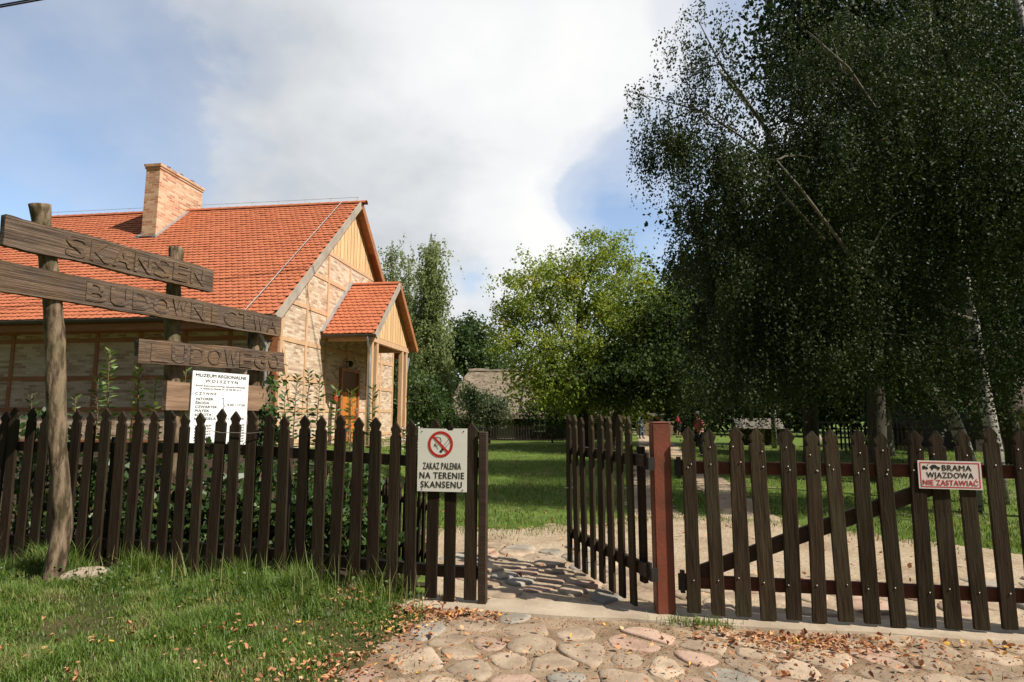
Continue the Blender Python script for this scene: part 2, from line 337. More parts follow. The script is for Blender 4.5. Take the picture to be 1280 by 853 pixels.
class MB:
    def __init__(s): s.v = []; s.f = []; s.r = []; s.mi = []; s.cur = 0; s.rv = .5
    def face(s, idx): s.f.append(idx); s.r.append(s.rv); s.mi.append(s.cur)
    def poly(s, pts):
        k = len(s.v); s.v += [tuple(p) for p in pts]; s.face(list(range(k, k+len(pts))))
    def box(s, c, d, R=None):
        k = len(s.v); c = Vector(c)
        for x in (-.5, .5):
            for y in (-.5, .5):
                for z in (-.5, .5):
                    p = Vector((x*d[0], y*d[1], z*d[2]))
                    if R is not None: p = R @ p
                    s.v.append(tuple(c+p))
        for q in ((0, 1, 3, 2), (4, 6, 7, 5), (0, 4, 5, 1), (2, 3, 7, 6), (0, 2, 6, 4), (1, 5, 7, 3)): s.face([k+i for i in q])
    def bar(s, a, b, w, h, up=(0, 0, 1)):
        a = Vector(a); b = Vector(b); d = b-a; L = d.length; x = d.normalized(); u = Vector(up)
        y = u.cross(x)
        if y.length < 1e-4: y = Vector((0, 1, 0)).cross(x)
        y.normalize(); z = x.cross(y)
        s.box((a+b)/2, (L, w, h), Matrix((x, y, z)).transposed())
    def prism(s, outline, ext, y0=0.0):
        """outline in xz (counter-clockwise seen from -y), extruded from y0 to y0+ext"""
        k = len(s.v); n = len(outline)
        s.v += [(x, y0, z) for x, z in outline]+[(x, y0+ext, z) for x, z in outline]
        s.face(list(range(k, k+n))); s.face([k+n+i for i in reversed(range(n))])
        for i in range(n):
            j = (i+1) % n; s.face([k+j, k+i, k+n+i, k+n+j])
    def tube(s, pts, rad, n=8, cap=True, wob=0.0):
        pts = [Vector(p) for p in pts]; m = len(pts)
        if isinstance(rad, (int, float)): rad = [rad]*m
        k = len(s.v); ref = Vector((1, 0, 0)) if abs((pts[-1]-pts[0]).normalized().x) < .8 else Vector((0, 1, 0))
        for i, p in enumerate(pts):
            d = (pts[min(i+1, m-1)]-pts[max(i-1, 0)]).normalized()
            x = ref-d*ref.dot(d); x.normalize(); y = d.cross(x)
            for j in range(n):
                a = 2*math.pi*j/n; q = x*math.cos(a)+y*math.sin(a); r = rad[i]
                if wob: r *= 1+wob*mnoise.noise(p*3+q*1.3)+wob*.6*mnoise.noise(p*11+q*3)
                s.v.append(tuple(p+q*r))
        for i in range(m-1):
            for j in range(n):
                a = k+i*n+j; b2 = k+i*n+(j+1) % n; s.face([a, b2, b2+n, a+n])
        if cap:
            s.face([k+j for j in reversed(range(n))]); s.face([k+(m-1)*n+j for j in range(n)])
    def ellipsoid(s, c, r, nu=12, nv=8):
        k = len(s.v); c = Vector(c)
        for i in range(nv+1):
            th = math.pi*i/nv
            for j in range(nu):
                ph = 2*math.pi*j/nu
                s.v.append((c.x+r[0]*math.sin(th)*math.cos(ph), c.y+r[1]*math.sin(th)*math.sin(ph), c.z-r[2]*math.cos(th)))
        for i in range(nv):
            for j in range(nu):
                a = k+i*nu+j; b = k+i*nu+(j+1) % nu; s.face([a, b, b+nu, a+nu])
    def mesh(s, name, mats, smooth=False, origin=None):
        me = bpy.data.meshes.new(name)
        v = s.v
        if origin is not None: v = [(p[0]-origin[0], p[1]-origin[1], p[2]-origin[2]) for p in v]
        me.from_pydata(v, [], s.f)
        for m in (mats if isinstance(mats, (list, tuple)) else [mats]): me.materials.append(MATS[m])
        a = me.attributes.new('rnd', 'FLOAT', 'FACE'); a.data.foreach_set('value', s.r)
        me.polygons.foreach_set('material_index', s.mi)
        if smooth: me.polygons.foreach_set('use_smooth', [True]*len(s.f))
        me.update(); return me
    def build(s, name, mats, parent=None, smooth=False, loc=(0, 0, 0), origin=None, rot=(0, 0, 0)):
        return link(name, s.mesh(name, mats, smooth, origin), parent, loc, rot)

def np_mesh(name, V, Fc, rnd, mname, smooth=False):
    me = bpy.data.meshes.new(name); n, k = Fc.shape
    me.vertices.add(len(V)); me.vertices.foreach_set('co', np.ascontiguousarray(V, dtype=np.float32).ravel())
    me.loops.add(n*k); me.loops.foreach_set('vertex_index', np.ascontiguousarray(Fc, dtype=np.int32).ravel())
    me.polygons.add(n); me.polygons.foreach_set('loop_start', np.arange(0, n*k, k, dtype=np.int32))
    me.update(calc_edges=True)
    a = me.attributes.new('rnd', 'FLOAT', 'FACE'); a.data.foreach_set('value', np.ascontiguousarray(rnd, dtype=np.float32))
    me.materials.append(MATS[mname])
    if smooth: me.polygons.foreach_set('use_smooth', np.ones(n, dtype=bool))
    return me

def bevel_mesh(me, w=.004, seg=1):
    bm = bmesh.new(); bm.from_mesh(me)
    bmesh.ops.bevel(bm, geom=[e for e in bm.edges if e.is_manifold and e.calc_face_angle(0) > .5], offset=w, segments=seg, affect='EDGES', clamp_overlap=True)
    bm.to_mesh(me); bm.free(); return me

def text_geo(mb, body, x, z, height, width=None, y=0.0, depth=.0015, align='CENTER', bold=.0, spacing=1.0):
    """flat lettering facing -y in the mb's own frame; x,z = anchor of the baseline; height = cap height"""
    cu = bpy.data.curves.new('t', 'FONT'); cu.body = body; cu.size = 1.0; cu.extrude = .001; cu.space_character = spacing
    cu.resolution_u = 3
    o = bpy.data.objects.new('t', cu); COL.objects.link(o)
    dg = bpy.context.evaluated_depsgraph_get(); dg.update()
    me = bpy.data.meshes.new_from_object(o.evaluated_get(dg))
    co = np.array([v.co[:] for v in me.vertices])
    fs = [list(p.vertices) for p in me.polygons]
    bpy.data.objects.remove(o); bpy.data.curves.remove(cu); bpy.data.meshes.remove(me)
    if len(co) == 0: return
    x0, x1 = co[:, 0].min(), co[:, 0].max()
    sz = height/.70; sx = sz
    if width: sx = width/(x1-x0)
    ax = {'CENTER': (x0+x1)/2, 'LEFT': x0, 'RIGHT': x1}[align]
    k = len(mb.v)
    for e, (dx, dz) in enumerate(((0, 0), (-bold, 0), (bold, 0), (0, bold*.7)) if bold else ((0, 0),)):
        k = len(mb.v)
        for p in co: mb.v.append((x+(p[0]-ax+dx)*sx, y-(depth if p[2] > 0 else 0)-e*.0001, z+(p[1]+dz)*sz))
        for f in fs: mb.face([k+i for i in f])

# ------------------------------------------------------------------ the ground
def axis(segs):
    out = []
    for a, b, st in segs: out += list(np.arange(a, b, st))
    return np.array(out+[segs[-1][1]])
def grid_sheet(name, xs, ys, zf, mname, mask=None):
    X, Y = np.meshgrid(xs, ys); Z = zf(X, Y)
    V = np.stack([X.ravel(), Y.ravel(), Z.ravel()], 1); nx = len(xs); ny = len(ys)
    i, j = np.meshgrid(np.arange(nx-1), np.arange(ny-1)); a = (j*nx+i).ravel()
    Fc = np.stack([a, a+1, a+nx+1, a+nx], 1)
    if mask is not None:
        cx = V[Fc, 0].mean(1); cy = V[Fc, 1].mean(1); Fc = Fc[mask(cx, cy)]
        used = np.unique(Fc); re = np.zeros(len(V), int); re[used] = np.arange(len(used)); V = V[used]; Fc = re[Fc]
    return link(name, np_mesh(name, V, Fc, np.full(len(Fc), .5), mname, True))
g_ = grid_sheet('ground', axis([(-900, -60, 60), (-60, -12, 3), (-12, 14, .35), (14, 60, 3), (60, 900, 60)]),
                axis([(-40, 0, 4), (0, 18, .35), (18, 60, 1.5), (60, 200, 12), (200, 1800, 200)]), lambda x, y: gz(x, y)-.012, 'ground_turf')
tag(g_, kind='structure')

# fence lines
LA = Vector((-.30, 5.26)); LDIR = Vector((-.985, .178)).normalized()       # left fence runs from the gate to the left
RA = Vector((1.40, 4.95)); RDIR = Vector((1, -.164)).normalized()          # closed gate leaf runs to the right
def fence_y(x):
    x = np.asarray(x, float)
    return np.where(x < .5, 5.26+(-.30-x)*.1807, 4.95-(x-1.40)*.164)

def vnoise(x, y, s=1.0, seed=0.0):
    return np.array([mnoise.noise(Vector((a*s, b*s, seed))) for a, b in zip(np.ravel(x), np.ravel(y))]).reshape(np.shape(x))

def grass_edge(y):          # x of the edge between verge grass and cobbles, as a function of y
    return np.interp(y, [2.0, 3.1, 3.84, 4.6, 5.25, 5.6], [-1.45, -1.25, -1.03, -.86, -.62, -.55])
def drive_far(x):           # y of the far edge of the sandy drive behind the gate
    return np.interp(x, [-2.2, -1.2, 0, 1.2, 2.6, 4.0, 5.0, 6.0, 9.0], [8.3, 8.9, 8.8, 9.2, 10.0, 9.3, 8.2, 7.1, 6.2])
def in_drive(x, y):
    w = .35*vnoise(x, y, 1.1, 3.0)+.15*vnoise(x, y, 4.0, 9.0)
    left = np.interp(y, [5.2, 6.2, 8.9], [-.62, -.75, -1.4])
    return (y > fence_y(x)+.10) & (y < drive_far(x)+w) & (x > left+w*.6)
def in_track(x, y):
    w = .18*vnoise(x, y, 1.3, 5.0)+.12*vnoise(x, y, 5.0, 2.0)
    c1 = np.interp(y, [8, 10, 15, 25, 42, 60], [1.8, 2.3, 3.35, 5.6, 9.3, 12.5]); c2 = np.interp(y, [8, 9.5, 15, 25, 42, 60], [3.5, 3.75, 4.95, 6.9, 10.4, 13.5])
    return ((np.abs(x-c1) < .42+w) | (np.abs(x-c2) < .42+w)) & (y > 8)
tag(grid_sheet('sandy_drive', np.arange(-1.8, 9.01, .06), np.arange(4.0, 11.0, .06), lambda x, y: gz(x, y)+.004, 'drive_sand', in_drive), kind='structure')
tag(grid_sheet('sandy_path', np.arange(1.0, 14.01, .09), np.arange(8.0, 60.0, .18), lambda x, y: gz(x, y)+.008, 'drive_sand', in_track), kind='structure')

def in_added_bed(x, y):
    w = .3*vnoise(x, y, .9, 6.0)
    e = np.interp(y, [5.9, 7.0, 9.0, 11.0, 14.5], [-.95, -1.25, -2.4, -3.0, -4.6])
    return (x < e+w) & (y > fence_y(x)+.18) & (y < 14.6-(x+5.6)*.13)
tag(grid_sheet('added_dark_bed', np.arange(-17.0, -.6, .12), np.arange(5.6, 16.0, .12), lambda x, y: gz(x, y)+.006, 'added_bed_soil', in_added_bed), kind='structure')  # dark bed added to cut light bouncing off the grass onto the wall

def in_fore(x, y):
    w = .12*vnoise(x, y, 3.0, 1.0)
    return (x > grass_edge(y)-.25+w) & (y < fence_y(x)+.02)
tag(grid_sheet('driveway_bed', np.arange(-1.9, 7.0, .06), np.arange(1.2, 5.8, .06), lambda x, y: gz(x, y)*0+.004, 'joint_sand', in_fore), kind='structure')

def in_verge(x, y):
    return (x < grass_edge(y)+.02) & (y < fence_y(x)+.3)
tag(grid_sheet('verge_earth', np.arange(-8.0, -.4, .08), np.arange(1.4, 7.2, .08), lambda x, y: gz(x, y)+.002, 'verge_earth', in_verge), kind='structure')
# concrete strip under the gates
mb = MB()
xs = np.linspace(-1.15, 7.5, 60)
off = [.05*mnoise.noise(Vector((x*1.7, 0, 4))) for x in xs]
for i in range(len(xs)-1):
    (x0, x1) = xs[i], xs[i+1]
    y0, y1 = float(fence_y(x0)), float(fence_y(x1))
    a = [(x0, y0-.17+off[i], .0), (x1, y1-.17+off[i+1], .0), (x1, y1-.16+off[i+1], .028), (x0, y0-.16+off[i], .028)]
    b = [(x0, y0-.16+off[i], .028), (x1, y1-.16+off[i+1], .028), (x1, y1+.17-off[i+1], .03), (x0, y0+.17-off[i], .03)]
    c = [(x0, y0+.17-off[i], .03), (x1, y1+.17-off[i+1], .03), (x1, y1+.19-off[i+1], .0), (x0, y0+.19-off[i], .0)]
    for q in (a, b, c): mb.poly(q)
tag(mb.build('threshold_kerb', 'concrete'), kind='structure')

# ------------------------------------------------------------------ cobbles: voronoi cells rounded into stones
def clip(poly, px, py, qx, qy):
    mx, my = (px+qx)/2, (py+qy)/2; nx, ny = qx-px, qy-py; out = []
    for i in range(len(poly)):
        a = poly[i]; b = poly[(i+1) % len(poly)]
        da = (a[0]-mx)*nx+(a[1]-my)*ny; db = (b[0]-mx)*nx+(b[1]-my)*ny
        if da <= 0: out.append(a)
        if da*db < 0:
            t = da/(da-db); out.append((a[0]+(b[0]-a[0])*t, a[1]+(b[1]-a[1])*t))
    return out
def stones(name, bbox, d, inside, hgt, shrink=.88, seed=1, aniso=1.0, keep=1.0, sink=0.0):
    r = random.Random(seed); pts = []; tries = 0
    x0, y0, x1, y1 = bbox
    while tries < 16000:
        tries += 1
        p = (r.uniform(x0, x1), r.uniform(y0, y1)); dd = d*r.uniform(.72, 1.25)
        if all(((p[0]-q[0])/aniso)**2+(p[1]-q[1])**2 > (dd*.5+q[2]*.5)**2 for q in pts): pts.append((p[0], p[1], dd))
    mb = MB()
    for p in pts:
        if not inside(p[0], p[1]) or r.random() > keep: continue
        poly = [(p[0]-d, p[1]-d), (p[0]+d, p[1]-d), (p[0]+d, p[1]+d), (p[0]-d, p[1]+d)]
        near = sorted(pts, key=lambda q: (q[0]-p[0])**2+(q[1]-p[1])**2)[1:13]
        for q in near: poly = clip(poly, p[0], p[1], q[0], q[1])
        if len(poly) < 3: continue
        for _ in range(2):
            poly = [((a[0]*.75+b[0]*.25), (a[1]*.75+b[1]*.25)) if k == 0 else (a[0]*.25+b[0]*.75, a[1]*.25+b[1]*.75)
                    for a, b in zip(poly, poly[1:]+poly[:1]) for k in (0, 1)]
        cx = sum(a[0] for a in poly)/len(poly); cy = sum(a[1] for a in poly)/len(poly)
        sh = shrink*r.uniform(.80, 1.05); H = hgt*r.uniform(.55, 1.3); tx, ty = r.uniform(-.06, .06), r.uniform(-.06, .06)
        mb.rv = r.random(); mb.cur = r.choices((0, 1, 2), (6, 2.2, 1.3))[0]
        k = len(mb.v); n = len(poly); rings = ((1.0, -.02), (.975, .45), (.92, .82), (.74, .97), (.4, 1.0))
        ph = r.uniform(0, 50)
        for (s_, h_) in rings:
            for (a, b) in poly:
                dx, dy = (a-cx)*sh*s_, (b-cy)*sh*s_
                q = 1+.10*mnoise.noise(Vector((dx*10, dy*10, ph)))
                z = -.02 if h_ < 0 else H*h_-sink+tx*dx+ty*dy+(.006*mnoise.noise(Vector((dx*9, dy*9, ph)))+.004*mnoise.noise(Vector((dx*26, dy*26, ph))))*(h_ > .4)
                mb.v.append((cx+dx*q, cy+dy*q, gzf(cx, cy)*(cy > 5)+z))
        for i in range(len(rings)-1):
            for j in range(n):
                a = k+i*n+j; b = k+i*n+(j+1) % n; mb.face([a, b, b+n, a+n])
        mb.face([k+(len(rings)-1)*n+j for j in range(n)])
    return mb.build(name, ['cobble', 'cobble_pink', 'cobble_grey'], smooth=True)
s1 = stones('cobblestone_driveway', (-1.7, 1.6, 5.6, 5.6), .225, lambda x, y: x > float(grass_edge(y))+.02 and y < float(fence_y(x))-.22, .019, .95, 3, 1.35, sink=.005)
tag(s1, kind='structure')
s2 = stones('cobblestone_track', (-1.3, 5.2, 6.5, 9.2), .25, lambda x, y: y > float(fence_y(x))+.28 and y < (7.5 if x < 1.5 else 6.1)+.4*mnoise.noise(Vector((x*1.2, y, 0))) and x > -.65,
            .040, .95, 8, 1.3, sink=.013)
tag(s2, kind='structure')

# ------------------------------------------------------------------ pickets, fence and gates
def picket_outline(w, h, r=None):
    r = r or random
    j = lambda a: r.uniform(-a, a)
    hw = w/2; s = h-.135
    return [(-hw, 0), (hw+j(.004), 0), (hw+j(.003), s+j(.006)), (hw*.70, s+.014), (hw*.68, s+.026), (hw*1.0+j(.004), s+.066+j(.006)), (j(.006), h),
            (-hw*1.0+j(.004), s+.066+j(.006)), (-hw*.68, s+.026), (-hw*.70, s+.014), (-hw+j(.003), s+j(.006))]
def picket_mesh(w, h, t, mname, seed, bev=.004):
    r = random.Random(seed); mb = MB(); o = picket_outline(w, h, r); mb.prism(o, t)
    me = mb.mesh('picket', mname); bevel_mesh(me, bev)
    ph = seed*3.7; bow = r.uniform(-.008, .008)
    for v in me.vertices:
        v.co.x += bow*math.sin(math.pi*v.co.z/h); v.co.y += .006*mnoise.noise(Vector((0, v.co.z*1.5, ph)))
    return me

lf = empty('picket_fence', (LA.x, LA.y, 0), math.atan2(-LDIR.y, -LDIR.x))   # local -x runs left along the fence, front is -y
tag(lf, 'long dark brown picket fence left of the opening, grass at its foot', 'fence')
pk = [picket_mesh(.105, 1.52, .028, 'picket_wood', s) for s in range(6)]
NP = 31; SPC = .178
LZ = lambda x: .045+.10*float(sst(-.4, -3.2, x))
for i in range(NP):
    lx = -.06-i*SPC+random.uniform(-.008, .008); wx = LA.x+LDIR.x*(-lx)
    o = link('picket', pk[i % 6], lf, (lx, random.uniform(-.004, .004), LZ(wx)+random.uniform(-.015, .02)), (random.uniform(-.012, .012), random.uniform(-.012, .012), random.uniform(-.03, .03)))
    sc = 1+random.uniform(-.012, .012); o.scale = (1+random.uniform(-.05, .05), 1, sc)
for z in (.27, 1.20):
    mb = MB(); n = 16
    for i in range(n):
        a, b = -i*(NP*SPC)/n, -(i+1)*(NP*SPC)/n
        za, zb = (LZ(LA.x+a)-.045+z, LZ(LA.x+b)-.045+z)
        mb.bar((a, .058, za), (b, .058, zb), .055, .095)
    mb.build('rail', 'rail_wood', lf)
mb = MB(); mb.box((.045, .03, .745), (.07, .075, 1.45)); m_ = mb.mesh('end_post', 'rail_wood'); bevel_mesh(m_, .005); link('end_post', m_, lf)
for x in (-1.9, -3.75):
    mb = MB(); mb.box((x, .13, .75), (.09, .09, 1.3)); mb.build('post', 'rail_wood', lf)
mb = MB(); mb.tube([(-2.62, -.006, 1.47), (-2.5, -.012, 1.45), (-2.38, -.012, 1.452), (-2.2, -.012, 1.447), (-2.08, -.006, 1.46)], .003, 5); mb.build('wire', 'steel_wire', lf)

# rust-red hinge post
rp = empty('gate_post', (1.245, 5.06, 0))
tag(rp, 'square rust-red painted steel gate post between the open and the closed gate leaf', 'gate post')
mb = MB(); mb.box((0, 0, .77), (.15, .14, 1.56)); m_ = mb.mesh('post', 'red_paint'); bevel_mesh(m_, .008, 2); link('post', m_, rp)
mb = MB(); mb.box((0, 0, 1.5545), (.142, .132, .012)); m_ = mb.mesh('cap', 'red_paint'); bevel_mesh(m_, .004); link('cap', m_, rp)

# closed gate leaf on the right
rg = empty('gate_leaf', (RA.x, RA.y, 0), math.atan2(RDIR.y, RDIR.x))
tag(rg, 'closed wide gate leaf of weathered brown pickets with red rails and a diagonal brace', 'gate')
gk = [picket_mesh(.112, 1.47, .028, 'gate_wood', 20+s) for s in range(7)]
bolt = MB(); bolt.ellipsoid((0, 0, 0), (.0062, .004, .0062), 8, 5); bolt_me = bolt.mesh('bolt', 'bolt_metal', True)
for i in range(18):
    lx = .05+i*.186+random.uniform(-.008, .008)
    o = link('picket', gk[i % 7], rg, (lx, -.03, .045+random.uniform(-.012, .018)), (random.uniform(-.014, .014), random.uniform(-.019, .019), random.uniform(-.05, .05)))
    o.scale = (1+random.uniform(-.06, .06), 1, 1+random.uniform(-.012, .012))
    zs = [1.17+random.uniform(-.015, .015), .27+random.uniform(-.02, .02)]
    if random.random() < .7: zs.append(1.3+random.uniform(-.03, .03))
    if random.random() < .6: zs.append(1.155+random.uniform(-.04, .0))
    for z in zs: link('bolt', bolt_me, o, (random.uniform(-.035, .035), -.003, z))
for z in (1.19, .29):
    mb = MB(); mb.box((1.6, .025, z), (3.3, .045, .10)); m_ = mb.mesh('rail', 'red_rail'); bevel_mesh(m_, .005); link('rail', m_, rg)
mb = MB(); mb.bar((.06, .028, .34), (1.95, .028, 1.10), .040, .11); mb.build('brace', 'rail_wood', rg)
for z in (1.19, .29):
    mb = MB(); mb.box((-.03, .0, z), (.07, .012, .13)); mb.box((-.03, .012, z), (.035, .05, .17)); mb.build('hinge', 'black_iron', rg)

# open gate leaf
og0 = Vector((1.06, 5.08)); og1 = Vector((.615, 6.62)); dv = (og1-og0)
og = empty('gate_leaf', (og0.x, og0.y, 0), math.atan2(dv.y, dv.x))
tag(og, 'open gate leaf of dark brown pickets swung inwards over the cobbles', 'gate')
ok_ = [picket_mesh(.105, 1.56, .028, 'gate_wood', 40+s) for s in range(4)]
for i in range(8):
    lx = .10+i*.205
    o = link('picket', ok_[i % 4], og, (lx, .03, .05+random.uniform(-.01, .02)), (random.uniform(-.012, .012), random.uniform(-.014, .014), math.pi+random.uniform(-.04, .04)))
    o.scale = (1+random.uniform(-.05, .05), 1, 1+random.uniform(-.01, .01))
for z in (1.24, .36):
    mb = MB(); mb.box((.72, -.025, z), (1.62, .045, .10)); m_ = mb.mesh('rail', 'rail_wood'); bevel_mesh(m_, .005); link('rail', m_, og)
mb = MB(); mb.box((.07, -.068, .79), (.08, .04, 1.12)); mb.build('stile', 'rail_wood', og)
for z in (1.24, .36):
    mb = MB(); mb.box((-.10, -.03, z), (.05, .02, .14)); mb.box((-.13, -.05, z-.02), (.03, .06, .10)); mb.build('hinge', 'black_iron', og)
mb = MB(); mb.tube([(1.50, -.06, .84), (1.50, .06, .84), (1.56, .062, .835), (1.62, .0, .84), (1.56, -.06, .845), (1.50, -.06, .84)], .003, 5); mb.build('wire', 'steel_wire', og)

# ------------------------------------------------------------------ signs on the fence
def plane_pt(px, py, A, D, off):
    """where the ray through a pixel meets the vertical plane through A along D, moved off metres towards the camera"""
    v = pix_dir(px, py); nrm = Vector((-D.y, D.x)); 
    if nrm.y < 0: nrm = -nrm
    q = A-nrm*off
    k = (q.x*nrm.x+q.y*nrm.y)/(v.x*nrm.x+v.y*nrm.y)
    return Vector((v.x*k, v.y*k, CAMH+v.z*k))

def arc(mb, cx, cz, r0, r1, y, a0, a1, n=40):
    for i in range(n):
        a = a0+(a1-a0)*i/n; b = a0+(a1-a0)*(i+1)/n
        mb.poly([(cx+r0*math.cos(a), y, cz+r0*math.sin(a)), (cx+r1*math.cos(a), y, cz+r1*math.sin(a)), (cx+r1*math.cos(b), y, cz+r1*math.sin(b)), (cx+r0*math.cos(b), y, cz+r0*math.sin(b))][::-1])
def flat_line(mb, pts, w, y):
    for (a, b) in zip(pts, pts[1:]):
        d = Vector((b[0]-a[0], b[1]-a[1])); n = Vector((-d.y, d.x)).normalized()*w/2; e = d.normalized()*w*.25
        mb.poly([(a[0]-n.x-e.x, y, a[1]-n.y-e.y), (b[0]-n.x+e.x, y, b[1]-n.y+e.y), (b[0]+n.x+e.x, y, b[1]+n.y+e.y), (a[0]+n.x-e.x, y, a[1]+n.y-e.y)])

p0 = plane_pt(521.5, 614, LA, LDIR, .012); p1 = plane_pt(584, 536, LA, LDIR, .012)
W = (Vector((p1.x, p1.y))-Vector((p0.x, p0.y))).length; Hh = p1.z-p0.z
ns = empty('prohibition_sign', ((p0.x+p1.x)/2, (p0.y+p1.y)/2, p0.z), math.atan2(-LDIR.y, -LDIR.x))
tag(ns, 'cream no-smoking sign with red ring, screwed to the pickets beside the gateway', 'sign')
mb = MB()
mb.prism([(-W/2, 0), (W/2, 0), (W/2, Hh), (W*.23, Hh), (W*.20, Hh-.018), (W*.11, Hh-.018), (W*.06, Hh-.002), (-W/2, Hh)], .006, -.003)
mb.build('panel', 'cream_panel', ns)
cx, cz, R = -W*.035, Hh*.748, W*.255
mb = MB(); arc(mb, cx, cz, R*.80, R, -.0052, 0, 2*math.pi)
q = R*.9*math.sqrt(.5); flat_line(mb, [(cx-q, cz+q), (cx+q, cz-q)], R*.17, -.0054); mb.build('ban_ring', 'red_print', ns)
mb = MB(); y_ = -.0048
a = Vector((cx-R*.02, cz-R*.62)); dirv = Vector((.62, .78)).normalized(); nv = Vector((-dirv.y, dirv.x))
def cg(t, s): p = a+dirv*(t*R)+nv*(s*R); return (p.x, p.y)
for (t0, t1) in ((.02, .17), (.22, .36)):
    mb.poly([(p[0], y_, p[1]) for p in (cg(t0, -.1), cg(t1, -.1), cg(t1, .1), cg(t0, .1))])
flat_line(mb, [cg(.36, -.1), cg(1.18, -.1), cg(1.25, -.05), cg(1.25, .05), cg(1.18, .1), cg(.36, .1)], R*.035, y_)
flat_line(mb, [(cx-R*.55, cz+R*.42), (cx-R*.3, cz+R*.56), (cx-R*.02, cz+R*.48), (cx+R*.06, cz+R*.2), (cx-R*.02, cz+R*.1)], R*.045, y_)
flat_line(mb, [(cx-R*.42, cz+R*.1), (cx-R*.5, cz-R*.12), (cx-R*.28, cz-R*.2), (cx-R*.2, cz-R*.38)], R*.04, y_)
flat_line(mb, [(cx-R*.36, cz+R*.02), (cx-R*.42, cz-R*.08), (cx-R*.24, cz-R*.12)], R*.05, y_)
mb.build('cigarette', 'black_print', ns)
mb = MB()
text_geo(mb, 'ZAKAZ PALENIA', 0, Hh*.352, Hh*.105, W*.77, -.0035, bold=.010, spacing=1.1)
text_geo(mb, 'NA TERENIE', -W*.0, Hh*.205, Hh*.100, W*.90, -.0035, bold=.014, spacing=1.12)
text_geo(mb, 'SKANSENU', -W*.01, Hh*.062, Hh*.100, W*.83, -.0035, bold=.014, spacing=1.12)
mb.build('lettering', 'black_print', ns)
for sx, sz in ((-.42, .955), (.43, .955), (-.40, .035), (.42, .03)):
    mb = MB(); mb.ellipsoid((W*sx, -.004, Hh*sz), (.0055, .004, .0055), 8, 5); mb.build('screw', 'black_iron', ns)

RP = RA-Vector((RDIR.y, -RDIR.x))*-.0     # plane of the closed leaf
p0 = plane_pt(1149, 611, RA, RDIR, .044); p1 = plane_pt(1225, 577, RA, RDIR, .044)
W = (Vector((p1.x, p1.y))-Vector((p0.x, p0.y))).length; Hh = p1.z-p0.z
gs = empty('gate_sign', ((p0.x+p1.x)/2, (p0.y+p1.y)/2, p0.z), math.atan2(RDIR.y, RDIR.x)); gs.rotation_euler[1] = .012
tag(gs, 'small pale sign with red border reading BRAMA WJAZDOWA NIE ZASTAWIAC on the closed gate', 'sign')
mb = MB(); mb.box((0, 0, Hh/2), (W, .006, Hh)); mb.build('panel', 'pink_panel', gs)
mb = MB(); bx, bz = W*.465, Hh*.43; c = Hh/2
flat_line(mb, [(-bx, c-bz), (bx, c-bz), (bx, c+bz), (-bx, c+bz), (-bx, c-bz)], W*.016, -.0042); mb.build('border', 'rose_print', gs)
mb = MB(); text_geo(mb, 'BRAMA', W*.115, Hh*.66, Hh*.20, W*.46, -.0035, bold=.010, spacing=1.08); text_geo(mb, 'WJAZDOWA', 0, Hh*.395, Hh*.20, W*.74, -.0035, bold=.010, spacing=1.1); mb.build('lettering', 'black_print', gs)
mb = MB(); text_geo(mb, 'NIE ZASTAWIAĆ', 0, Hh*.135, Hh*.185, W*.87, -.0035, bold=.010, spacing=1.08)
mb.build('lettering', 'rose_print', gs)
mb = MB(); z_ = Hh*.70; u = W*.01       # tow truck pulling a car
mb.poly([(x*u, -.0042, z_+y*u) for x, y in ((-43, 0), (-34, 0), (-34, 2.5), (-37, 3), (-39, 6), (-43, 5))])
flat_line(mb, [(-37*u, z_+2*u), (-33*u, z_+9*u)], u*.9, -.0043)
mb.poly([(x*u, -.0042, z_+y*u) for x, y in ((-31, 2), (-15, .5), (-15, 4), (-19, 4.5), (-22, 7.5), (-27, 7.5), (-31, 4.5))])
for x, r in ((-41, 1.5), (-36, 1.5), (-27.5, 1.9), (-18, 1.9)): arc(mb, x*u, z_+.3*u, 0.0, r*u, -.0044, 0, 2*math.pi, 12)
mb.build('pictogram', 'black_print', gs)

# ------------------------------------------------------------------ crooked wooden museum sign
def rough_board(L, h, t, seed, nx=48):
    """board along +x, front -y, worn and uneven edges"""
    mb = MB(); r = random.Random(seed); ph = seed*9.1
    prof = [(-t/2, 0), (-t/2, h*.28), (-t/2, h*.72), (-t/2, h), (t/2, h), (t/2, h*.5), (t/2, 0)]
    n = len(prof)
    for i in range(nx+1):
        x = L*i/nx
        for (y, z) in prof:
            e = .014*mnoise.noise(Vector((x*2.2, z*3, ph)))+.006*mnoise.noise(Vector((x*14, z*9, ph)))
            xx = x
            if i in (0, nx): xx += .02*mnoise.noise(Vector((z*14, y*9, ph+i)))
            mb.v.append((xx, y+.010*mnoise.noise(Vector((x*3, z*12, ph+4))), z+e))
    for i in range(nx):
        for j in range(n):
            a = i*n+j; b = i*n+(j+1) % n; mb.face([a, a+n, b+n, b])
    mb.face([j for j in range(n)]); mb.face([nx*n+j for j in reversed(range(n))])
    return mb
sg0 = Vector((-4.06, 5.42)); SD = Vector((.36, .93)).normalized()
ms = empty('museum_sign', (sg0.x, sg0.y, 0), math.atan2(SD.y, SD.x))
tag(ms, 'crooked weathered wooden sign of three carved boards on bark-covered posts straddling the left fence', 'sign')
def sgn_loc(px, py, off=0.0):
    p = plane_pt(px, py, sg0, SD, off); q = Vector((p.x, p.y))-sg0
    return q.dot(SD), p.z
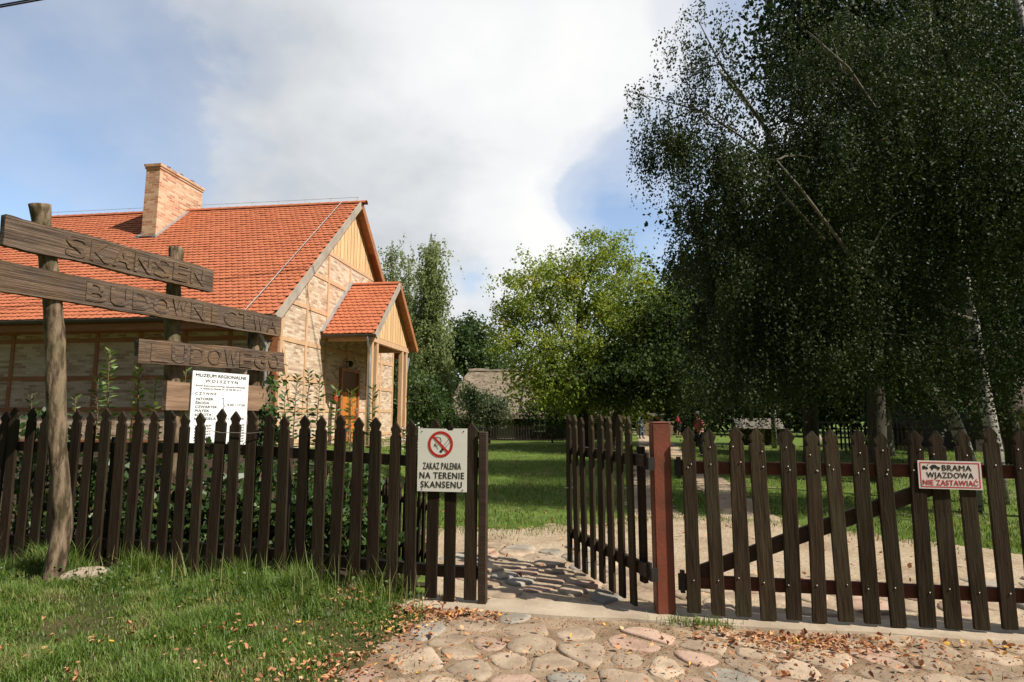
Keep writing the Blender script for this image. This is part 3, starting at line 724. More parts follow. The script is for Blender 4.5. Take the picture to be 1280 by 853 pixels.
def sign_post(pix, rads, off):
    pts = []
    for (px, py) in pix:
        p = plane_pt(px, py, sg0, SD, off); q = Vector((p.x, p.y))-sg0; pts.append(Vector((q.dot(SD), -off, p.z)))
    # smooth resample
    P = []; Rr = []
    for i in range(len(pts)-1):
        for k in range(5):
            t = k/5; P.append(pts[i].lerp(pts[i+1], t)); Rr.append(rads[i]*(1-t)+rads[i+1]*t)
    P.append(pts[-1]); Rr.append(rads[-1])
    mb = MB(); mb.tube(P, Rr, 14, wob=.16); return mb.build('post', 'post_bark', ms, smooth=True)
sign_post([(61, 765), (63, 745), (70, 700), (79, 655), (76, 600), (71, 560), (70, 500), (70, 430), (66, 380), (60, 320), (53, 285), (50, 256)],
          [.086, .084, .082, .080, .072, .072, .074, .076, .074, .070, .066, .088], .0)
sign_post([(217, 690), (216, 600), (215, 520), (216, 430), (216, 380), (219, 330), (221, 310)], [.08, .08, .078, .08, .078, .07, .078], -.10)
sign_post([(318, 660), (318, 560), (317, 480), (317, 430), (316, 405), (316, 390)], [.075, .075, .075, .07, .07, .055], -.10)
def sign_board(tl, bl, tr, br, t, text, seed, tx0, tx1, hfrac):
    off = .10
    a0, z0t = sgn_loc(*tl, off); b0, z0b = sgn_loc(*bl, off); a1, z1t = sgn_loc(*tr, off); b1, z1b = sgn_loc(*br, off)
    xl = (a0+b0)/2; xr = (a1+b1)/2; slope = ((z1t-z0t)+(z1b-z0b))/2/(xr-xl); h = ((z0t-z0b)+(z1t-z1b))/2
    L = math.hypot(xr-xl, slope*(xr-xl)); ang = -math.atan(slope)
    zc = (z0b+z1b)/2-slope*(xr-xl)/2
    b = rough_board(L, h, t, seed).build('board', 'sign_wood', ms, loc=(xl, -off+t/2, zc), rot=(0, ang, 0))
    lt = MB(); n = len(text); xs0 = L*tx0; xs1 = L*tx1; step = (xs1-xs0)/n; rr = random.Random(seed)
    for i, ch in enumerate(text):
        k = len(lt.v); wch = step*(.30 if ch == 'I' else .80)
        text_geo(lt, ch, xs0+step*(i+.5), h*(.5-hfrac/2)+rr.uniform(-.02, .02)*h, h*hfrac, wch, -t/2-.001, depth=.0085, bold=.012)
    lt.v = [(x+.006*mnoise.noise(Vector((x*22, z*22, seed))), y+.003*mnoise.noise(Vector((x*15, z*15, seed+3))), z+.006*mnoise.noise(Vector((x*22, z*22, seed+7)))) for x, y, z in lt.v]
    lt.build('lettering', 'sign_wood', b)
    return b
sign_board((11, 267), (1, 306), (268, 338), (265, 364), .075, 'SKANSEN', 1, .22, .95, .72)
sign_board((-34, 318), (-36, 357), (352, 397), (350, 421), .075, 'BUDOWNICTWA', 2, .255, .985, .72)
sign_board((175, 422), (173, 455), (356, 442), (354, 464), .07, 'LUDOWEGO', 3, .055, .965, .76)
# short plank the notice hangs on
a0, zt = sgn_loc(207, 476, .0); a1, _ = sgn_loc(331, 478, .0); _, zb = sgn_loc(207, 513, .0)
rough_board(a1-a0, zt-zb, .06, 9, 20).build('crossboard', 'plank_wood', ms, loc=(a0, .0, zb))
# white notice with opening hours
q0, zt = sgn_loc(241, 461, .055); q1, _ = sgn_loc(311, 466, .055); _, zb = sgn_loc(240, 560, .055)
W = q1-q0; Hh = zt-zb-.02
base = sg0+SD*q0
nb = empty('notice_board', (base.x+SD.y*.055, base.y-SD.x*.055, zb), math.atan2(SD.y, SD.x)); nb.rotation_euler[0] = .0
tag(nb, 'white museum opening-hours notice in black print hanging behind the fence under the carved boards', 'notice')
mb = MB(); mb.box((W/2, 0, Hh/2), (W, .012, Hh)); mb.build('panel', 'white_panel', nb)
mb = MB(); Y_ = -.0066
def nt(s, x, z, h, w=None, al='LEFT', bold=.01, sp=1.0): text_geo(mb, s, W*x, Hh*z, Hh*h, W*w if w else None, Y_, align=al, bold=bold, spacing=sp)
nt('MUZEUM REGIONALNE', .5, .925, .042, .90, 'CENTER', .02); nt('WOLSZTYN', .5, .855, .040, .58, 'CENTER', .012, 1.35)
nt('Skansen Budownictwa Ludowego Zachodniej Wielkopolski', .5, .80, .020, .88, 'CENTER', .004); nt('ul. Bohaterów Bielnika 26   tel. 068 384 26 19', .5, .762, .020, .72, 'CENTER', .004)
nt('CZYNNE:', .06, .69, .032, .38, 'LEFT', .012, 1.4)
for i, (s, w) in enumerate((('WTOREK', .30), ('ŚRODA', .23), ('CZWARTEK', .37), ('PIĄTEK', .24), ('SOBOTA', .28), ('NIEDZIELA', .36))):
    nt(s, .07, .618-i*.052, .032, w, 'LEFT', .012)
flat_line(mb, [(W*.125, Hh*.615), (W*.14, Hh*.632)], W*.008, Y_-.001); 
flat_line(mb, [(W*.52, Hh*.655), (W*.55, Hh*.645), (W*.55, Hh*.56), (W*.57, Hh*.545), (W*.55, Hh*.53), (W*.55, Hh*.44), (W*.52, Hh*.43)], W*.009, Y_-.001)
nt('9.00 - 17.00', .62, .545, .030, .33, 'LEFT', .01); nt('11.00 - 17.00', .62, .355, .030, .33, 'LEFT', .01)
for i in range(7):
    nt(('WSTĘP', 'NORMALNY', 'ULGOWY', 'GRUPOWY', 'FOTO', 'PRZEWODNIK', 'PARKING')[i], .08, .27-i*.038, .022, .28, 'LEFT', .01)
    nt(('2.50', '1.50', '1.00', '20.00', '1.20', '15.00', '3.00')[i], .86, .27-i*.038, .022, .10, 'LEFT', .01)
mb.build('lettering', 'blue_print', nb)

# pale stone lying in the grass by the sign post
mb = MB(); c = gnd(104, 733, .10)
mb.ellipsoid((0, 0, 0), (.21, .10, .07), 16, 10)
mb.v = [(x*(1+.25*mnoise.noise(Vector((x*9, y*9, z*9)))), y*(1+.2*mnoise.noise(Vector((x*7, y*9, 3)))), z*(1+.3*mnoise.noise(Vector((x*8, y*8, 7))))+.02*x) for x, y, z in mb.v]
tag(mb.build('stone', 'pale_stone', loc=(c.x, c.y, gzf(c.x, c.y)+.06), rot=(0, -.1, .35)), 'pale flat stone lying in the grass beside the crooked sign post', 'stone')

exec_later = []
# ------------------------------------------------------------------ half-timbered brick house
HO = Vector((-5.624, 14.2)); HANG = math.atan2(-.13, .991)
HW = 8.4; HL = 11.0; ZR = 8.35; ZE = 3.9; OV = .25; EOV = .6; SL = (ZR-ZE)/(HW/2+EOV); ZB = .55
def hloc(x, y, z=0.0):
    return Vector((HO.x+x*math.cos(HANG)-y*math.sin(HANG), HO.y+x*math.sin(HANG)+y*math.cos(HANG), z))
house = empty('brick_house', (HO.x, HO.y, 0), HANG)
tag(house, 'half-timbered pale brick house with an orange tiled roof, brick chimney and wooden entrance porch', 'house')
def roofz(y): return ZE+SL*(y+EOV) if y <= HW/2 else ZE+SL*(HW+EOV-y)
T_ = .06       # slab thickness under the tiles
# walls
mb = MB()
zt = roofz(0)-.14
mb.poly([(-HL, 0, ZB), (0, 0, ZB), (0, 0, zt), (-HL, 0, zt)])
gt = 6.30
yl = (gt-(ZE-.14))/SL-EOV
mb.poly([(0, 0, ZB), (0, HW, ZB), (0, HW, zt), (0, HW-yl, gt), (0, yl, gt), (0, 0, zt)])
mb.poly([(-HL, HW, ZB), (-HL, 0, ZB), (-HL, 0, zt), (-HL, HW/2, ZR-.14), (-HL, HW, zt)])
mb.poly([(0, HW, ZB), (-HL, HW, ZB), (-HL, HW, zt), (0, HW, zt)])
mb.build('wall', 'brick_wall', house)
# planked top of the gable
mb = MB(); y = yl; k = 0
while y < HW-yl-.01:
    y2 = min(y+.125, HW-yl); mb.rv = random.random(); x_ = .012+.006*(k % 2)
    zs = [roofz(q)-.10 for q in (y+.004, y2-.004)]
    if y < HW/2 < y2: pts = [(x_, y+.004, gt), (x_, y2-.004, gt), (x_, y2-.004, zs[1]), (x_, HW/2, ZR-.1), (x_, y+.004, zs[0])]
    else: pts = [(x_, y+.004, gt), (x_, y2-.004, gt), (x_, y2-.004, zs[1]), (x_, y+.004, zs[0])]
    mb.poly(pts); y = y2; k += 1
mb.cur = 0; mb.rv = .0
mb.poly([(.006, yl, gt), (.006, HW-yl, gt), (.006, HW/2, ZR-.1)])
mb.build('gable_boards', 'pale_board', house)
# timber frame
mb = MB(); bt = .12
for z in (.95, 1.75, 2.53, 3.48, 4.46, 5.45, 6.28):
    y0 = max(0, (z+.08-(ZE-.14))/SL-EOV); mb.box((0.0, HW/2, z), (.036+.004*(z % 1), HW-2*y0, bt*.9))
for y in (.06, 1.33, 2.55, 4.08, 5.7, 7.0, HW-.06):
    top = min(roofz(y)-.16, 6.2); mb.box((0.0, y, (ZB+top)/2), (.046, bt*.85, top-ZB))
mb.bar((0.0, .12, 3.4), (0.0, .62, 1.85), .11, .05, (1, 0, 0)); mb.bar((0.0, 7.2, 3.4), (0.0, 6.4, 1.85), .11, .05, (1, 0, 0))
mb.build('timber_frame', 'larch_beam', house)
mb = MB()
for z in (.95, 1.75, 2.53, 3.48): mb.box((-HL/2, 0.0, z), (HL, .036+.004*(z % 1), bt*.9))
x = -.075
while x > -HL: mb.box((x, 0.0, (ZB+zt)/2), (bt*.85, .046, zt-ZB)); x -= 1.2
mb.bar((-.1, 0.0, 3.4), (-.62, 0.0, 1.85), .11, .05, (0, 1, 0))
mb.build('timber_frame', 'larch_dark', house)  # front beams darker than the gable's: shade put into the wood colour

def tiles(mb, eave, along, up, nrm, nalong, nup, w, vis, inside=None):
    """courses of round-ended flat tiles laid from the eave upwards"""
    eave = Vector(eave); along = Vector(along); up = Vector(up); nrm = Vector(nrm); Lt = vis*2.1; th = .016
    r = random.Random(5)
    for j in range(nup):
        sh = (j % 2)*.5
        for i in range(nalong):
            o = eave+along*((i+sh)*w+r.uniform(-.003, .003))+up*(j*vis+r.uniform(-.006, .006))
            hw = w*.485
            if inside and not inside(o+along*hw): continue
            lift = .048+r.uniform(-.004, .006); g0 = w*.5-hw
            out = [(hw*2+g0, Lt), (g0, Lt), (g0, vis*.34), (g0+hw*.18, vis*.16), (g0+hw*.5, vis*.04), (g0+hw, 0), (g0+hw*1.5, vis*.04), (g0+hw*1.82, vis*.16), (g0+hw*2, vis*.34)]
            k = len(mb.v); mb.rv = r.random()
            tw = r.uniform(-.004, .004)
            for (a, b) in out: mb.v.append(tuple(o+along*a+up*b+nrm*(lift*(1-b/Lt)+.004+tw*(a/w-.5))))
            for (a, b) in out[2:]: mb.v.append(tuple(o+along*a+up*b+nrm*(lift*(1-b/Lt)+.004-th+tw*(a/w-.5))))
            mb.face([k+q for q in range(9)])
            for q in range(6): mb.face([k+2+q, k+9+q, k+10+q, k+3+q])
upv = Vector((0, 1, SL)).normalized(); nv_ = Vector((0, -SL, 1)).normalized()
RL = HL+2*OV; slope_len = math.hypot(HW/2+EOV, ZR-ZE)
mb = MB(); mb.cur = 0
vis = .162; nup = int(slope_len/vis)
tiles(mb, (-HL-OV, -EOV, ZE+.01), (1, 0, 0), upv, nv_, int(RL/.17), nup, .17, vis, lambda p: p.x < OV-.0)
ob_roof = mb.build('roof', 'roof_tile', house)
mb = MB()
for sgn in (1, -1):
    yE = -EOV if sgn == 1 else HW+EOV
    a = Vector((-HL-OV, yE, ZE)); b = Vector((OV-.02, yE, ZE)); c = Vector((OV-.02, HW/2, ZR)); d = Vector((-HL-OV, HW/2, ZR)); dn = Vector((0, 0, -.10))
    q = [a, b, c, d]
    if sgn == -1: q = q[::-1]
    mb.poly(q); mb.poly([p+dn for p in reversed(q)])
    mb.poly([a, b, b+dn, a+dn][::-sgn]); mb.poly([b, c, c+dn, b+dn]); mb.poly([d, a, a+dn, d+dn])
mb.build('roof_deck', 'roof_under', ob_roof)
mb = MB(); x = -HL-OV; k = 0
while x < OV-.1:
    mb.rv = random.random()
    n = 8; kk = len(mb.v)
    for e in (0, 1):
        for j in range(n+1):
            a = math.pi*j/n; r_ = .105+.012*e
            mb.v.append((x+e*.33, HW/2+r_*math.cos(a), ZR+.0+r_*.9*math.sin(a)))
    for j in range(n): mb.face([kk+j, kk+j+1, kk+n+2+j, kk+n+1+j])
    x += .315; k += 1
mb.build('ridge_tiles', 'roof_tile', ob_roof)
# barge boards, fascia, soffit, gutter
for sgn in (1, -1):
    mb = MB(); yE = -EOV-.02 if sgn == 1 else HW+EOV+.02
    for x in (OV+.005,):
        mb.bar((x, yE, ZE-.06), (x, HW/2, ZR-.02), .045, .20, (0, 0, 1))
    mb.build('barge_board', 'grey_board' if sgn == 1 else 'larch_dark', house)
    mb = MB(); dz = -.105
    yI = EOV*.0
    pts = [(-.0, yE, ZE+dz), (OV-.03, yE, ZE+dz), (OV-.03, HW/2, ZR+dz), (-.0, HW/2, ZR+dz)]
    mb.poly(pts if sgn == -1 else pts[::-1]); mb.build('verge_soffit', 'larch_dark', house)
mb = MB(); mb.box((-HL/2, -EOV+.045, ZE-.17), (HL+2*OV-.05, .03, .16)); mb.poly([(-HL, -EOV+.05, ZE-.24), (-HL, 0, ZE-.24), (0, 0, ZE-.24), (0, -EOV+.05, ZE-.24)])
x = -.1
while x > -HL: mb.box((x, -EOV/2+.03, ZE-.18), (.10, EOV-.08, .11)); x -= .8
mb.build('eaves_fascia', 'larch_dark', house)
def gutter(x0, x1, y, z, r, along='x'):
    mb = MB(); n = 8; kk = 0
    for e, q in enumerate((x0, x1)):
        for j in range(n+1):
            a = math.pi+math.pi*j/n; mb.v.append((q, y+r*math.cos(a), z+r*math.sin(a)))
    for j in range(n): mb.face([j, j+1, n+2+j, n+1+j])
    mb.tube([(x0, y-r, z), (x1, y-r, z)], .009, 6)
    return mb
gutter(-HL-OV, OV-.02, -EOV-.065, ZE-.005, .07).build('gutter', 'gutter_metal', house)
mb = MB(); mb.tube([(-.28, -EOV-.06, ZE-.06), (-.28, -EOV-.06, ZE-.16), (-.28, -.10, ZE-.62), (-.28, -.08, ZE-.75), (-.28, -.08, .7)], .042, 8); mb.build('downpipe', 'zinc', house, smooth=True)
# lightning wire
mb = MB()
for i in range(13):
    x = OV-.15-i*.9; mb.tube([(x, HW/2, ZR+.05), (x, HW/2, ZR+.24)], .008, 5)
mb.tube([(-HL, HW/2, ZR+.22), (OV-.1, HW/2, ZR+.22)], .006, 5)
mb.tube([(-.35, HW/2-.12, ZR+.10), (-.35, HW/2-.3, ZR-.10)]+[(-.35-.02*i, HW/2-.3-i*.55, ZR-.18-i*.55*SL+.10) for i in range(8)]+[(-.55, -EOV-.1, ZE+.08)], .012, 6)
mb.build('lightning_wire', 'steel_wire', house)
# chimney: half in front of the ridge
cx0, cx1, cy0, cy1, czt = -6.28, -5.80, 2.80, 4.85, 9.42
ch = MB(); ch.box(((cx0+cx1)/2, (cy0+cy1)/2, (6.2+czt-.14)/2), (cx1-cx0, cy1-cy0, czt-.14-6.2)); ch.box(((cx0+cx1)/2, (cy0+cy1)/2, czt-.105), (cx1-cx0+.05, cy1-cy0+.05, .075)); ch.box(((cx0+cx1)/2, (cy0+cy1)/2, czt-.03), (cx1-cx0+.10, cy1-cy0+.10, .08))
cho = ch.build('chimney', 'brick_chimney', ob_roof)
for i, y in enumerate((3.35, 3.95, 4.5)):
    mb = MB(); mb.tube([((cx0+cx1)/2, y, czt), ((cx0+cx1)/2, y, czt+.12)], .075, 10); mb.tube([((cx0+cx1)/2, y, czt+.14), ((cx0+cx1)/2, y, czt+.17)], [.13, .05], 10); mb.build('flue', 'black_iron', cho)
mb = MB()
mb.bar((cx1+.05, cy0-.12, roofz(cy0-.12)+.07), (cx1+.05, HW/2, ZR+.07), .14, .03, (0, 0, 1))
mb.bar((cx0-.05, cy0-.12, roofz(cy0-.12)+.07), (cx0-.05, HW/2, ZR+.07), .14, .03, (0, 0, 1))
mb.bar((cx0-.1, cy0-.06, roofz(cy0-.06)+.075), (cx1+.1, cy0-.06, roofz(cy0-.06)+.075), .12, .03, (0, 0, 1))
mb.build('flashing', 'zinc', cho)
# front door
d = MB(); d.box((.0, 4.22, 1.83), (.09, 1.22, 2.2)); dob = d.build('door', 'door_dark', house)
mb = MB()
for y in (3.92, 4.52):
    mb.box((.05, y, 1.12), (.02, .46, .70)); mb.box((.05, y, 1.95), (.02, .46, .72))
mb.build('panel', 'door_wood', dob)
mb = MB(); mb.box((.03, 3.56, 1.85), (.12, .10, 2.26)); mb.box((.03, 4.88, 1.85), (.12, .10, 2.26)); mb.box((.03, 4.22, 2.98), (.121, 1.42, .10)); mb.build('frame', 'larch_dark', dob)
mb = MB(); mb.box((.10, 4.70, 1.75), (.03, .035, .16)); mb.tube([(.11, 4.7, 1.8), (.15, 4.7, 1.8), (.15, 4.58, 1.8)], .011, 6); mb.build('handle', 'zinc', dob)
mb = MB(); mb.box((.05, 3.25, 2.15), (.03, .26, .30)); mb.build('plaque', 'red_print', house)
mb = MB(); mb.tube([(.0, 3.95, 3.22), (.14, 3.95, 3.25)], .015, 6); mb.ellipsoid((.17, 3.95, 3.17), (.07, .07, .10), 10, 6); mb.build('lamp', 'black_iron', house)
# porch
PYC, PHW, PZR, PZE, PX = 4.17, 1.97, 5.66, 3.82, 1.60; PS = (PZR-PZE)/PHW
porch_t = MB(); pl = math.hypot(PHW, PZR-PZE)
upp = Vector((0, 1, PS)).normalized(); npv = Vector((0, -PS, 1)).normalized()
tiles(porch_t, (0, PYC-PHW, PZE+.01), (1, 0, 0), upp, npv, int(PX/.17)+1, int(pl/vis), .17, vis, lambda p: p.x < PX)
upq = Vector((0, -1, PS)).normalized(); nq = Vector((0, PS, 1)).normalized()
tiles(porch_t, (PX, PYC+PHW, PZE+.01), (-1, 0, 0), upq, nq, int(PX/.17)+1, int(pl/vis), .17, vis, lambda p: p.x > 0)
pr_ = porch_t.build('porch_roof', 'roof_tile', house)
mb = MB()
for sgn in (1, -1):
    a = Vector((0.02, PYC-sgn*PHW, PZE)); b = Vector((PX-.02, PYC-sgn*PHW, PZE)); c = Vector((PX-.02, PYC, PZR)); d_ = Vector((.02, PYC, PZR)); dn = Vector((0, 0, -.08)); q = [a, b, c, d_]
    if sgn == -1: q = q[::-1]
    mb.poly(q); mb.poly([p+dn for p in reversed(q)]); mb.poly([a, b, b+dn, a+dn]); mb.poly([b, c, c+dn, b+dn])
mb.build('roof_deck', 'larch_dark', pr_)
mb = MB(); x = 0.02
while x < PX-.05:
    mb.rv = random.random(); n = 8; kk = len(mb.v)
    for e in (0, 1):
        for j in range(n+1):
            a = math.pi*j/n; r_ = .095+.01*e; mb.v.append((min(x+e*.33, PX+.01), PYC+r_*math.cos(a), PZR+r_*.9*math.sin(a)))
    for j in range(n): mb.face([kk+j, kk+j+1, kk+n+2+j, kk+n+1+j])
    x += .315
mb.build('ridge_tiles', 'roof_tile', pr_)
for sgn in (1, -1):
    mb = MB(); mb.bar((PX+.005, PYC-sgn*(PHW+.02), PZE-.06), (PX+.005, PYC, PZR-.02), .04, .17); mb.build('barge_board', 'grey_board' if sgn == 1 else 'larch_dark', pr_)
mb = MB(); mb.bar((.02, PYC-PHW-.05, PZE+.10), (.02, PYC-.05, PZR+.10), .16, .03); mb.build('flashing', 'zinc', pr_)
PG = 1.32      # plane of the porch gable and posts
mb = MB(); y = PYC-PHW+.28; zb = PZE+.02; k = 0
while y < PYC+PHW-.28:
    y2 = y+.12; mb.rv = random.random(); zf = lambda q: PZR-abs(q-PYC)*PS-.09
    x_ = PG+.05+.005*(k % 2)
    pts = [(x_, y+.004, zb), (x_, y2-.004, zb), (x_, y2-.004, zf(y2))] + ([(x_, PYC, zf(PYC))] if y < PYC < y2 else []) + [(x_, y+.004, zf(y))]
    mb.poly(pts); y = y2; k += 1
mb.rv = 0; mb.poly([(PG+.044, PYC-PHW+.28, zb), (PG+.044, PYC+PHW-.28, zb), (PG+.044, PYC, PZR-.09)])
mb.build('porch_gable', 'pale_board', house)
mb = MB(); mb.box((PG, PYC, PZE-.07), (.14, 2*PHW-.5, .15))
mb.box((PG/2, PYC-PHW+.33, PZE-.05), (PG-.16, .13, .16)); mb.box((PG/2, PYC+PHW-.33, PZE-.05), (PG-.16, .13, .16)); mb.build('porch_beam', 'larch_beam', house)
for y in (2.58, 2.98, 5.30, 5.72):
    mb = MB(); mb.box((PG, y, (ZB+.2+PZE-.15)/2), (.13, .13, PZE-.15-ZB-.2)); m_ = mb.mesh('porch_post', 'larch_beam'); bevel_mesh(m_, .008); link('porch_post', m_, house)
mb = MB(); mb.bar((PG, 5.78, 2.9), (PG, 6.1, 3.6), .08, .08); mb.build('porch_brace', 'zinc', house)
gutter(.05, PX, PYC-PHW-.06, PZE-.01, .055).build('porch_gutter', 'gutter_metal', house)
mb = MB(); mb.tube([(PG+.08, PYC-PHW-.06, PZE-.05), (PG+.08, PYC-PHW-.06, PZE-.14), (PG+.03, PYC-PHW+.22, PZE-.45), (PG+.03, PYC-PHW+.24, PZE-.6), (PG+.03, PYC-PHW+.24, .8)], .042, 8); mb.build('porch_downpipe', 'zinc', house, smooth=True)
mb = MB(); mb.box((.80, 4.4, .62), (1.7, 4.0, .26)); mb.box((1.75, 4.4, .52), (.32, 2.2, .2)); mb.build('porch_steps', 'concrete', house)
mb = MB(); c_ = hloc(PG+.05, 5.95)
mb.tube([(PG+.06, 5.72, 2.0), (PG+.30, 5.72, 2.02), (PG+.62, 5.72, 2.0)], .02, 6); mb.tube([(PG+.06, 5.72, 2.2), (PG+.16, 5.72, 2.3), (PG+.08, 5.72, 2.42)], .012, 6); mb.build('boot_bracket', 'black_iron', house)

# ------------------------------------------------------------------ trees: vectorised leaves
def rot_unit(n):
    v = rng.normal(size=(n, 3)); return v/np.linalg.norm(v, axis=1, keepdims=True)
def leaf_quads(P, axis_, L, W, fold=.12):
    n = len(P); s = np.cross(axis_, rot_unit(n)); s /= np.linalg.norm(s, axis=1, keepdims=True)+1e-9
    nn = np.cross(axis_, s); L = L[:, None]; W = W[:, None]
    a = P; b = P+axis_*L*.45+s*W*.5+nn*W*fold; c = P+axis_*L; d = P+axis_*L*.45-s*W*.5+nn*W*fold
    V = np.stack([a, b, c, d], 1).reshape(-1, 3); Fc = np.arange(4*n).reshape(n, 4)
    return V, Fc
def ell(px, py, Y, rx, ry, rd):
    """crown lobe: centre seen at a pixel at depth Y, half width/height in photo pixels, half depth in metres"""
    c = at(px, py, Y); k = Y/F/.99
    return (np.array(c), np.array([rx*k, rd, ry*k]))
def clump_pts(lobes, nclump, per, spread, seed=0, shell=.5, zmin=.3):
    """anchor points gathered in clumps spread through the lobes' volume, denser to the outside"""
    r = np.random.default_rng(seed); vol = np.array([l[1].prod()**.8 for l in lobes]); vol = vol/vol.sum(); out = []
    for l, w in zip(lobes, vol):
        k = max(3, int(nclump*w)); u = r.normal(size=(k, 3)); u /= np.linalg.norm(u, axis=1, keepdims=True)
        rad = r.random(k)**shell*(1+.14*r.normal(size=k)); C = l[0]+u*rad[:, None]*l[1]
        for c in C:
            m = max(1, int(per*r.uniform(.4, 1.6))); p = c+r.normal(size=(m, 3))*spread*r.uniform(.6, 1.3)*np.array([1, 1, .75]); out.append(p)
    P = np.concatenate(out); return P[P[:, 2] > zmin]
def crown_cluster(A, nleaf, spread, size, droop=.3, seed=0):
    """a small bunch of leaves round each anchor"""
    n = len(A)*nleaf; P = np.repeat(A, nleaf, 0)+rng.normal(size=(n, 3))*spread*np.array([1, 1, .8])
    ax = rot_unit(n)+np.array([0, 0, -droop]); ax /= np.linalg.norm(ax, axis=1, keepdims=True)
    L = size*rng.uniform(.6, 1.3, n); return leaf_quads(P, ax, L, L*rng.uniform(.6, .85, n))
def crown_hang(A, nleaf, length, size, side=.35):
    """drooping twig with leaves from each anchor (weeping birch)"""
    m = len(A); t = np.tile(np.linspace(.08, 1, nleaf), m); i = np.repeat(np.arange(m), nleaf)
    d = rot_unit(m); d[:, 2] = -np.abs(d[:, 2])*.3; LL = length*rng.uniform(.35, 1.25, m)
    P = A[i]+d[i]*(side*LL[i]*np.sqrt(t))[:, None]+np.array([0, 0, -1.])*(LL[i]*t**1.3)[:, None]+rng.normal(size=(m*nleaf, 3))*.028
    ax = rot_unit(m*nleaf)*.8+np.array([0, 0, -.8]); ax /= np.linalg.norm(ax, axis=1, keepdims=True)
    L = size*rng.uniform(.65, 1.25, m*nleaf); return leaf_quads(P, ax, L, L*rng.uniform(.6, .8, m*nleaf))
def limb_pts(a, b, n=8, sag=.0, jit=.06, seed=0):
    r = random.Random(seed); a = Vector(a); b = Vector(b); L = (b-a).length; out = []
    for i in range(n+1):
        t = i/n; p = a.lerp(b, t); p.z += sag*L*math.sin(math.pi*t)
        if 0 < i < n: p += Vector((r.uniform(-1, 1), r.uniform(-1, 1), r.uniform(-1, 1)))*jit*L/n*2
        out.append(p)
    return out
def tree(name, label, cat, base, trunk, crown, leafmat, barkmat, limbs=(), group=None, lobes=(), nsub=24, subr=.03, seed=1):
    """base = ground point; trunk = [(point, radius)...]; crown = (V, F); limbs = [(points, r0, r1)...]"""
    t = empty(name, base); tag(t, label, cat, group)
    mb = MB(); mb.tube([p for p, r in trunk], [r for p, r in trunk], 12, wob=.12)
    lb = mb; lb.cur = 1; r = random.Random(seed)
    nodes = [Vector(p) for p, _ in trunk[len(trunk)//3:]]
    for pts, r0, r1 in limbs:
        n = len(pts); lb.tube(pts, [r0+(r1-r0)*i/(n-1) for i in range(n)], 7, wob=.1); nodes += [Vector(p) for p in pts[n//3:]]
    for c, rad in lobes:
        for k in range(max(2, int(nsub/len(lobes)))):
            u = Vector((r.gauss(0, 1), r.gauss(0, 1), r.gauss(0, .8))).normalized()*r.uniform(.35, .92)
            e = Vector((c[0]+u.x*rad[0], c[1]+u.y*rad[1], c[2]+u.z*rad[2])); s = min(nodes, key=lambda q: (q-e).length+max(0, q.z-e.z)*1.5)
            pts = limb_pts(s, e, 7, .06, .10, r.random()); lb.tube(pts, [subr*(1-.8*i/7) for i in range(8)], 5)
            nodes += pts[2:5]
    lb.build('trunk', [barkmat, 'grey_bark' if barkmat == 'birch_bark' else barkmat], t, smooth=True, origin=base)
    V, Fc = crown
    C = V[Fc[:, 0]]; q, inv = np.unique(np.round(C/.28).astype(int), axis=0, return_inverse=True)
    tone = np.array([mnoise.noise(Vector((a*.28*.9, b*.28*.9, c*.28*1.1+seed))) for a, b, c in q])[np.ravel(inv)]
    me = np_mesh('crown', V-np.array(base), Fc, np.clip(rng.normal(.45, .17, len(Fc))+.55*tone, 0, 1), leafmat); link('crown', me, t)
    return t
def cat_(*parts):
    Vs, Fs, o = [], [], 0
    for V, Fc in parts: Vs.append(V); Fs.append(Fc+o); o += len(V)
    return np.concatenate(Vs), np.concatenate(Fs)
def on_ground(px, Y): 
    p = at(px, 500, Y); return Vector((p.x, Y, gzf(p.x, Y)))

# --- weeping birches on the right
def birch_trunk(pix, Y0, Y1, r0, r1):
    n = len(pix); out = []
    for i, (px, py) in enumerate(pix):
        Y = Y0+(Y1-Y0)*i/(n-1); out.append((at(px, py, Y), r0+(r1-r0)*i/(n-1)))
    b = out[0][0].copy(); b.z = gzf(b.x, b.y)-.05; return b, [(b, r0*1.15)]+out
B1, TR1 = birch_trunk([(1243, 560), (1236, 520), (1226, 460), (1218, 410), (1200, 320), (1190, 230), (1170, 120), (1160, 20), (1150, -80)], 11.2, 12.6, .125, .05)
L1 = [ell(1180, 60, 10.6, 150, 140, 2.0), ell(1040, 90, 10.2, 120, 130, 1.7), ell(1120, 230, 10.4, 170, 140, 1.8), ell(1230, 280, 10.2, 120, 180, 1.8),
      ell(1010, 250, 10.0, 120, 120, 1.5), ell(1200, 430, 9.8, 80, 80, 1.2), ell(1080, 380, 10.2, 130, 90, 1.5)]
A1 = clump_pts(L1, 420, 16, .20, 11, .6)
limbs1 = [([at(1196, 300, 12.0), at(1130, 190, 10.3), at(1060, 85, 9.2), at(1010, 40, 9.0)], .05, .012), ([at(1215, 400, 11.4), at(1130, 370, 10.6), at(1075, 335, 9.3), at(1000, 235, 9.0), at(970, 200, 9.1)], .05, .012)]
tree('birch_tree', 'large drooping birch with the upright white trunk behind the closed gate', 'tree', B1, TR1, crown_hang(A1, 17, .95, .052, .22), 'leaf_birch', 'birch_bark', limbs1, 'birches behind the closed gate', L1, 26, .022, 3)
B2, TR2 = birch_trunk([(1214, 590), (1204, 555), (1190, 520), (1176, 500), (1150, 470), (1105, 400), (1050, 320), (1000, 240), (950, 150), (900, 90)], 10.2, 11.2, .12, .03)
